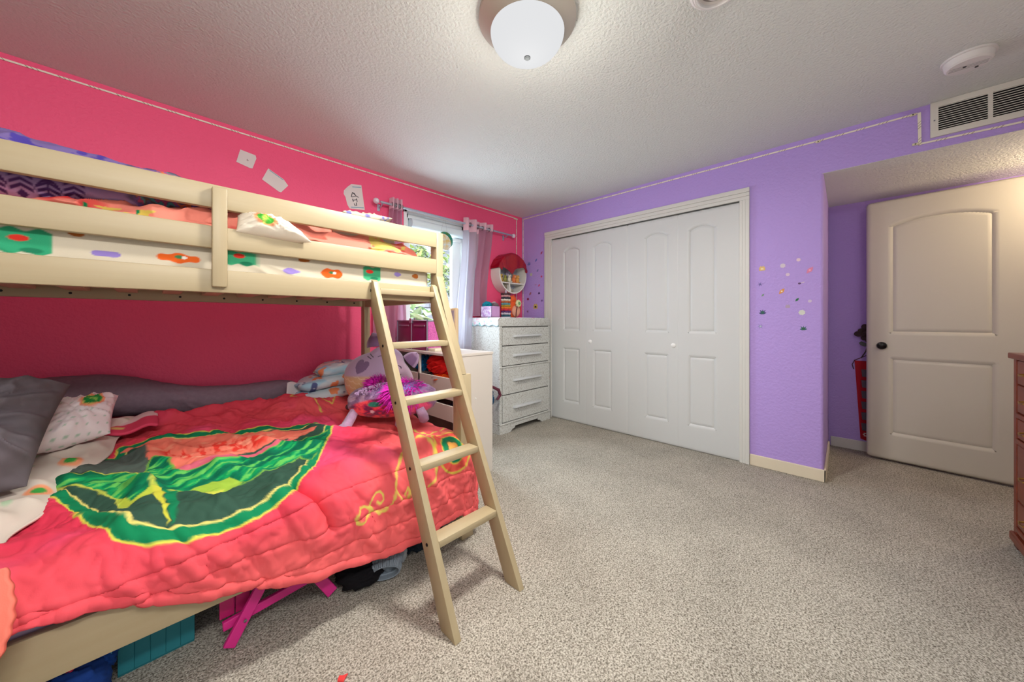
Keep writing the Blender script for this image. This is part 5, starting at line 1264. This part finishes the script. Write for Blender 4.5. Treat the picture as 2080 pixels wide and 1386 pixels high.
def sticker(y, z, s, shape, rgb, label, rgb2=None, cat_='sticker', group='stickers on the purple wall'):
    t_ = thing('wall_sticker', label, cat_, (PX - .001, y, z - s), group); m = mat('st_%d_%d_%d' % rgb, rgb, .6); m2 = mat('st_%d_%d_%d' % rgb2, rgb2, .6) if rgb2 else None
    P_ = lambda a, r_: (PX - .0006, y - r_ * math.cos(a), z + r_ * math.sin(a))
    def poly(nm, L_, mm, d=.001):
        b = B(); prism(b, L_, (-1, 0, 0), 0, d); obj(nm, b, mm, t_)
    if shape in ('star', 'flake'):
        n = 6; inn = .24 if shape == 'flake' else .45
        poly('shape', [P_(PI / n * i + .2, s if i % 2 == 0 else s * inn) for i in range(2 * n)], m)
        if m2: poly('centre', [P_(2 * PI * i / 10, s * .28) for i in range(10)], m2, .0018)
    elif shape == 'dot': poly('shape', [P_(2 * PI * i / 14, s * (1 if i % 2 else .85)) for i in range(14)], m)
    elif shape == 'leaf':
        poly('shape', [P_(.9 + 0, s), P_(1.6, s * .55), P_(2.6, s * .5), P_(.9 + PI, s), P_(-.8, s * .5), P_(.2, s * .55)], m)
        if m2: poly('centre', [P_(2 * PI * i / 8, s * .22) for i in range(8)], m2, .0018)
    elif shape == 'tuft':
        poly('shape', [P_(a, r_ * s) for a, r_ in ((-2.2, .7), (-2.9, 1), (2.9, .5), (2.3, 1.1), (1.9, .4), (1.5, 1), (1.15, .4), (.75, 1.1), (.3, .5), (-.1, 1), (-.9, .7))], m)
        if m2: poly('centre', [P_(a, s * .42) for a in np.linspace(-3, 3, 9)], m2, .0018)
    elif shape == 'brush':
        poly('handle', [(PX - .0006, y - s, z + s * .35), (PX - .0006, y - s * .1, z + s * .12), (PX - .0006, y - s * .1, z - .1 * s), (PX - .0006, y - s, z + s * .1)], m)
        poly('tip', [P_(a, s * .3) if 0 else (PX - .0006, y + s * .25 - s * .4 * math.cos(a), z - s * .15 + s * .3 * math.sin(a)) for a in np.linspace(0, 2 * PI, 10, endpoint=False)], m2 or m, .0016)
    elif shape == 'house':
        poly('shape', [(PX - .0006, y + s, z - s), (PX - .0006, y - s, z - s), (PX - .0006, y - s, z + s * .2), (PX - .0006, y - .3 * s, z + s), (PX - .0006, y, z + .4 * s), (PX - .0006, y + .4 * s, z + s), (PX - .0006, y + s, z + .2 * s)], m)
        if m2: poly('centre', [(PX - .0006, y + .5 * s, z - .6 * s), (PX - .0006, y - .5 * s, z - .6 * s), (PX - .0006, y - .4 * s, z), (PX - .0006, y + .4 * s, z)], m2, .0018)
    return t_
for a in [
    (.457, 1.523, .026, 'house', (222, 188, 120), 'small tan sticker topmost beside the closet casing', (240, 226, 180)),
    (.470, 1.400, .028, 'flake', (104, 92, 160), 'violet snowflake sticker beside the closet casing', None),
    (.453, 1.316, .018, 'leaf', (120, 150, 132), 'small grey green leaf sticker beside the closet casing', None),
    (.454, 1.184, .034, 'tuft', (66, 74, 120), 'dark plant sticker with green base beside the closet casing', (40, 96, 84)),
    (.467, 1.078, .030, 'flake', (116, 128, 178), 'pale blue flower sticker lowest beside the closet casing', (180, 196, 206)),
    (.303, 1.228, .018, 'house', (180, 160, 186), 'faint grey outline sticker in the middle of the pillar', None),
    (.250, 1.273, .022, 'leaf', (50, 118, 84), 'green leaf sticker in the middle of the pillar', (34, 90, 64)),
    (.180, 1.260, .016, 'dot', (206, 190, 218), 'tiny pale dot sticker by the pillar corner', None),
    (.223, 1.180, .028, 'dot', (214, 216, 208), 'white and black spotted sticker low on the pillar', (40, 44, 48)),
    (.215, 1.064, .030, 'tuft', (60, 100, 120), 'green plant sticker lowest by the pillar corner', (46, 100, 72)),
    (.231, 1.393, .030, 'brush', (216, 200, 210), 'small paintbrush shaped sticker with dark tip on the pillar', (92, 60, 110)),
    (.332, 1.528, .024, 'dot', (212, 200, 214), 'pale cloud sticker near the top of the pillar group', None),
    (.303, 1.460, .018, 'dot', (216, 196, 216), 'small pale pink dot sticker above the pillar middle', None),
    (.242, 1.561, .018, 'dot', (226, 200, 214), 'pale pink dot sticker topmost on the pillar', None),
    (.180, 1.480, .040, 'leaf', (222, 132, 170), 'largest pink sticker by the pillar corner', (240, 170, 196)),
    (.338, 1.339, .036, 'leaf', (226, 152, 74), 'orange and cream sticker at the centre of the pillar', (240, 226, 206)),
    (2.622, 1.935, .034, 'leaf', (176, 78, 120), 'crimson sticker topmost between corner and closet', (130, 50, 90)),
    (2.707, 1.856, .034, 'leaf', (96, 110, 200), 'bright blue sticker between corner and closet', None),
    (2.820, 1.825, .040, 'tuft', (96, 100, 180), 'blue plant sticker next to the round shelf', (120, 130, 196)),
    (2.683, 1.728, .030, 'leaf', (100, 112, 176), 'blue ring sticker below the bright blue one', (150, 140, 200)),
    (2.786, 1.690, .030, 'dot', (196, 196, 176), 'white and dark round sticker next to the round shelf', (60, 56, 70)),
    (2.622, 1.651, .018, 'dot', (206, 70, 120), 'small pink dot sticker close to the closet casing', None),
    (2.660, 1.548, .028, 'leaf', (206, 66, 120), 'bright pink sticker in the middle of the corner group', (230, 90, 130)),
    (2.715, 1.56, .024, 'brush', (170, 110, 150), 'faint mauve squiggle sticker beside the bright pink one', None),
    (2.800, 1.455, .036, 'leaf', (150, 84, 110), 'brownish pink sticker low beside the corner', (196, 130, 110)),
    (2.660, 1.453, .028, 'tuft', (96, 60, 130), 'dark violet sticker below the bright pink one', (70, 50, 110)),
    (2.838, 1.389, .024, 'dot', (150, 36, 76), 'deep red dot sticker close to the wall corner', None),
    (2.615, 1.362, .032, 'flake', (110, 84, 160), 'violet flower sticker close to the closet casing', (90, 60, 130)),
    (2.715, 1.300, .044, 'house', (200, 176, 96), 'yellow and black sticker low in the corner group', (50, 44, 60)),
    (2.842, 1.236, .034, 'flake', (120, 80, 120), 'faint brown flower sticker lowest by the wall corner', None)]:
    sticker(a[0], a[1], a[2] * .72, *a[3:6], rgb2=a[6])

# ================================================================== ALCOVE THINGS
bn = thing('wall_pocket', 'red hanging wall pocket with grey pockets behind the open door', 'wall pocket', (4.23, -.19, .105))
m_red = mat('red_felt', (172, 14, 34), .9, bump=(120, .2, .003))
b = B(); prism(b, [(4.238, -.060, .775), (4.238, -.320, .775), (4.238, -.285, .105), (4.238, -.190, .075), (4.238, -.096, .105)], (-1, 0, 0), 0, .004); obj('backing', b, m_red, bn)
for i in range(6):
    z = .64 - i * .092
    b = B(); prism(b, [(4.234, -.100, z + .062), (4.234, -.27, z + .062), (4.234, -.272, z), (4.234, -.185, z - .008), (4.234, -.106, z)], (-1, 0, 0), 0, .009, .002); k = obj('pocket', b, mat('grey_felt', (98, 90, 100), .9), bn)
b = B()
for i in range(6):
    a = i * PI / 3; bx(b, 4.231, 4.2345, -.128 + .012 * math.cos(a) - .006, -.128 + .012 * math.cos(a) + .006, .145 + .012 * math.sin(a) - .004, .145 + .012 * math.sin(a) + .004)
k = obj('flower_motif', b, mat('white_felt', (226, 214, 210), .9), bn)
b = B(); tube(b, [(4.236, -.055, .700), (4.234, -.045, .740), (4.232, -.060, .778), (4.232, -.19, .86), (4.232, -.325, .778)], .003, 6); obj('cord', b, mat('dark_cord', (70, 30, 40), .8), bn)
ro = thing('fabric_rose', 'dark brown fabric rose with one leaf hung on the wall behind the door knob', 'artificial flower', (4.21, -.14, .83))
b = B(); rnd = random.Random(3); rc = Vector((4.205, -.138, 1.02))
for i in range(16):
    a = i * 2.4; q = .012 + .0030 * i; s_ = .018 + .0012 * i
    M = Matrix.Translation(rc + Vector((-.01 + .003 * i * .3, q * math.cos(a), q * math.sin(a)))) @ Euler((a, rnd.uniform(-.5, .5), rnd.uniform(-.4, .4))).to_matrix().to_4x4()
    t = bmesh.new(); bmesh.ops.create_uvsphere(t, u_segments=10, v_segments=6, radius=1); bmesh.ops.scale(t, vec=(.006, s_, s_ * .8), verts=t.verts); bmesh.ops.transform(t, matrix=M, verts=t.verts); _merge(b, t)
obj('petals', b, mat('dark_petal', (54, 34, 36), .8), ro, True)
b = B(); tube(b, [(4.21, -.138, 1.0), (4.215, -.140, .92), (4.22, -.128, .86), (4.225, -.10, .80)], .004, 8); obj('stem', b, mat('dark_stem', (56, 50, 46), .7), ro, True)
b = B(); prism(b, [(4.20, -.085, .932), (4.20, -.10, .945), (4.20, -.13, .93), (4.20, -.14, .905), (4.20, -.115, .902), (4.20, -.095, .912)], (-1, 0, 0), 0, .003); obj('leaf', b, mat('grey_green_leaf', (90, 96, 92), .8), ro)

# ================================================================== BROWN CHEST AT THE FRAME EDGE
m_br = mat('mahogany', (128, 58, 36), .35, var=(1.0, (98, 40, 26), .3), stretch=(3, 30, 22), bump=(3, .05, .002)); m_brd = mat('mahogany_dark', (70, 30, 22), .4)
bd = thing('brown_chest', 'reddish brown wooden chest of drawers at the near end of the alcove wall', 'chest of drawers', (2.45, -.85, 0))
QX0, QX1, QY = 1.90, 2.975, -.605
b = B(); bx(b, QX0, QX1 - .006, QY - .46, QY - .012, .10, .932, .003); obj('carcass', b, m_br, bd)
b = B(); bx(b, QX0 - .012, QX1 + .018, QY - .47, QY + .014, .932, .961, .005); obj('top', b, m_br, bd)
b = B(); bx(b, QX1 - .036, QX1, QY - .03, QY, .06, .932, .004); obj('corner_post', b, m_br, bd)
for z in (.532, .658, .10):
    b = B(); bx(b, QX0, QX1 - .036, QY - .02, QY + .004, z - .011, z + .011, .004); obj('rail', b, m_br, bd)
for z0, z1 in ((.812, .926), (.675, .806), (.548, .640), (.245, .515), (.115, .238)):
    b = B(); bx(b, QX0 + .04, QX1 - .044, QY - .014, QY - .002, z0, z1, .004); do = obj('drawer', b, m_br, bd)
    for xx in (2.80, 2.10):
        b = B(); tube(b, [(xx - .03, QY - .002, (z0 + z1) / 2), (xx - .03, QY + .015, (z0 + z1) / 2 - .003), (xx, QY + .020, (z0 + z1) / 2 - .006), (xx + .03, QY + .015, (z0 + z1) / 2 - .003), (xx + .03, QY - .002, (z0 + z1) / 2)], .004, 8); obj('pull', b, mat('aged_brass', (176, 138, 72), .3, metal=.9), do, True)
b = B(); bx(b, QX0 - .006, QX1 + .012, QY - .46, QY + .012, .028, .072, .008); obj('plinth', b, m_br, bd)
for x0 in (QX0 + .02, QX1 - .05):
    for y0 in (QY - .05, QY - .44):
        b = B(); bx(b, x0, x0 + .05, y0, y0 + .05, 0, .04, .004); obj('foot', b, m_brd, bd)

# ================================================================== UNDER THE BED
m_hp = mat('hot_pink_paint', (206, 34, 128), .45); m_hp2 = mat('hot_pink_board', (186, 22, 100), .5)
fs = thing('folding_chair', 'hot pink folding wooden chair tipped under the lower bunk', 'folding chair', (.33, 1.53, 0))
def bar(nm, p0, p1, w, t_, m=m_hp, up=(0, 0, 1)):
    p0, p1 = Vector(p0), Vector(p1); d = (p1 - p0); L_ = d.length; d.normalize(); y = Vector((0, 1, 0)); s_ = y.cross(d).normalized(); y = d.cross(s_)
    M = Matrix((tuple(d) + (0,), tuple(y) + (0,), tuple(s_) + (0,), (0, 0, 0, 1))).transposed(); M = Matrix.Translation((p0 + p1) / 2) @ M
    b = B(); bx(b, -L_ / 2, L_ / 2, -t_ / 2, t_ / 2, -w / 2, w / 2, .003, 2, M); return obj(nm, b, m, fs)
l_a = bar('leg', (.178, 1.495, .020), (.300, 1.515, .215), .036, .016)
l_b = bar('leg', (.505, 1.495, .022), (.420, 1.515, .165), .040, .016)
bar('leg', (.205, 1.70, .022), (.31, 1.72, .215), .036, .016)
bar('side_rail', (.165, 1.520, .082), (.560, 1.535, .108), .030, .016)
bar('side_rail', (.18, 1.73, .082), (.56, 1.74, .108), .030, .016)
bar('stretcher', (.345, 1.56, .12), (.345, 1.56, .205), .022, .014)
for x in (.160, .204):
    b = B(); bx(b, x, x + .041, 1.548, 1.562, .088, .30, .003, 2); obj('seat_slat', b, m_hp2, fs)
for (x, z, p_) in ((.222, .088, l_a), (.290, .195, l_a), (.428, .150, l_b)):
    b = B(); lathe(b, [(.005, 0), (.005, -.003), (0, -.004)], (x, 1.487, z), 12, 'Y'); obj('rivet', b, m_steel, p_)
bxn = thing('teal_crate', 'teal slatted wooden crate under the head half of the lower bunk', 'crate', (.0, 1.75, .0))
m_te = mat('teal_paint', (28, 118, 128), .6)
for i in range(5):
    x = -.075 + i * .0355
    b = B(); bx(b, x, x + .0353, 1.63, 1.642, .012, .215, .0015); obj('front_slat', b, m_te, bxn)
for x in (-.075, .090):
    b = B(); bx(b, x, x + .012, 1.642, 1.95, .012, .215, .002); obj('side', b, m_te, bxn)
b = B(); bx(b, -.075, .102, 1.642, 1.95, 0, .012); obj('base', b, m_te, bxn)
sp = thing('toy_spoon', 'pale blue toy spoon lying across the teal crate', 'toy', (-.07, 1.58, .08))
b = B(); tube(b, [(-.135, 1.56, .115), (-.085, 1.575, .135)], .006, 8); obj('handle', b, mat('sky_plastic', (70, 150, 176), .4), sp, True)
blob('bowl', (-.055, 1.585, .152), (.030, .012, .016), mat('sky_plastic'), sp, 24, 14, rotm(0, -.35, .0))
bb = thing('blue_bag', 'royal blue fabric bag with a red patch on the carpet under the bed', 'bag', (-.17, 1.55, 0))
lump('bag_body', (-.165, 1.56, .075), (.085, .10, .085), (28, 62, 134), None, None, 2, .12, bb)
lump('bag_flap', (-.105, 1.62, .12), (.035, .06, .06), (24, 66, 140), None, None, 6, .15, bb)
b = B(); prism(b, [(-.150, 1.455, .040), (-.112, 1.452, .040), (-.112, 1.462, .090), (-.150, 1.465, .090)], (0, -1, 0), -.004, .008, .002); k = obj('patch', b, mat('red_patch', (204, 32, 76), .7), bb); k['label'] = 'red patch'
b = B(); tube(b, [(-.16, 1.53, .155), (-.14, 1.545, .175), (-.125, 1.55, .15)], .006, 8); obj('trim', b, mat('red_patch'), bb, True)
# clothes
sw = thing('grey_sweater', 'grey knitted sweater with ribbed cuff poking out from under the bed', 'sweater', (.70, 1.47, 0))
lump('sleeve', (.735, 1.50, .072), (.075, .085, .068), (126, 136, 146), None, None, 3, .12, sw)
def cuff():
    u, v = np.meshgrid(np.linspace(0, 2 * PI, 160, endpoint=False), np.linspace(0, 1, 40), indexing='ij')
    r = (.060 - .012 * v) * (1 + .022 * np.sin(u * 44)); tier = .004 * (np.floor(v * 3) - v * 3 + .5)
    ax = np.array([-.035, -.070, -.030]); ax /= np.linalg.norm(ax); s_ = np.cross(ax, [0, 0, 1]); s_ /= np.linalg.norm(s_); t_ = np.cross(s_, ax)
    C_ = np.array([.715, 1.465, .075])
    P = C_ + ax * (v[..., None] * .075) + s_ * ((r + tier) * np.cos(u))[..., None] * 1.15 + t_ * ((r + tier) * .78 * np.sin(u))[..., None]
    return grid_mesh('cuff', P, mat('cloth_126_136_146'), sw, None, .006, wrap=True)
k = cuff()
lump('hood_lobe', (.790, 1.475, .062), (.028, .04, .052), (150, 156, 160), None, None, 8, .1, sw)
lump('black_garment', (.625, 1.50, .050), (.095, .085, .055), (16, 14, 18), 'black garment crumpled on the carpet beside the pink folding chair', 'clothing', 4, .16)
lump('dark_jeans', (.93, 1.56, .050), (.13, .10, .055), (34, 42, 52), 'dark trousers bundled under the bed behind the ladder', 'clothing', 6, .3)
lump('teal_shirt', (1.05, 1.62, .05), (.09, .09, .05), (60, 70, 70), 'dull grey green shirt under the foot of the bed', 'clothing', 8, .3)
b = B(); prism(b, [(.395, 1.128, .004), (.405, 1.140, .004), (.415, 1.131, .004), (.428, 1.128, .004), (.417, 1.121, .004), (.408, 1.112, .004)], (0, 0, 1), 0, .008, .002)
setp(obj('red_scrap', b, mat('red_plastic', (220, 60, 60), .5)), 'tiny red plastic scrap on the bare carpet before the bed', 'toy piece')

# ================================================================== LIGHT AND CAMERA
w = bpy.data.worlds.new('daylight'); SC.world = w; w.use_nodes = True
bgn = w.node_tree.nodes['Background']; bgn.inputs['Color'].default_value = (.91, .96, 1.0, 1); bgn.inputs['Strength'].default_value = 1.1
def lamp(name, kind, loc, energy, col, size=.1, rot=None, sy=None):
    d = bpy.data.lights.new(name, kind); d.energy = energy; d.color = col
    if kind == 'AREA':
        d.size = size
        if sy: d.shape = 'RECTANGLE'; d.size_y = sy
    elif kind == 'POINT': d.shadow_soft_size = size
    o = bpy.data.objects.new(name, d); COL.objects.link(o); o.location = loc
    if rot: o.rotation_euler = rot
    return o
lamp('ceiling_bulb_glow', 'POINT', (LC[0], LC[1], 2.14), 8, (1, .97, .88), .10)
dk = lamp('ceiling_bulb', 'AREA', (LC[0], LC[1], 2.232), 46, (1, .97, .91), .26); dk.data.shape = 'DISK'
lamp('window_daylight', 'AREA', ((WX0 + WX1) / 2, PY + .35, 1.65), 95, (.78, .88, 1.0), .8, (-PI / 2, 0, 0), 1.3)
lamp('rear_fill_light', 'AREA', (.0, -.95, 2.36), 62, (1, .98, .95), .9, (math.radians(82), 0, math.radians(2)), .25)  # added fill light with no fixture, brightens the upper pink wall
lamp('hall_bulb', 'POINT', (3.72, -1.15, 1.98), 15, (1, .80, .54), .08)
lamp('garden_daylight', 'AREA', (2.8, 3.3, 3.6), 520, (.95, 1, 1), 2.5, (math.radians(48), 0, 0), 1.0)
cam_d = bpy.data.cameras.new('camera'); cam = bpy.data.objects.new('camera', cam_d); COL.objects.link(cam)
cam_d.sensor_width = 36; cam_d.lens = 36 * 703 / 2080; cam_d.shift_y = -41 / 2080; cam_d.clip_start = .02
cam.location = (0, 0, 1.12); cam.rotation_euler = (PI / 2, 0, -math.asin(.7206))
SC.camera = cam
SC.view_settings.view_transform = 'Standard'; SC.view_settings.look = 'None'; SC.view_settings.gamma = 1; SC.view_settings.use_curve_mapping = False
SC.view_settings.exposure = -0.3
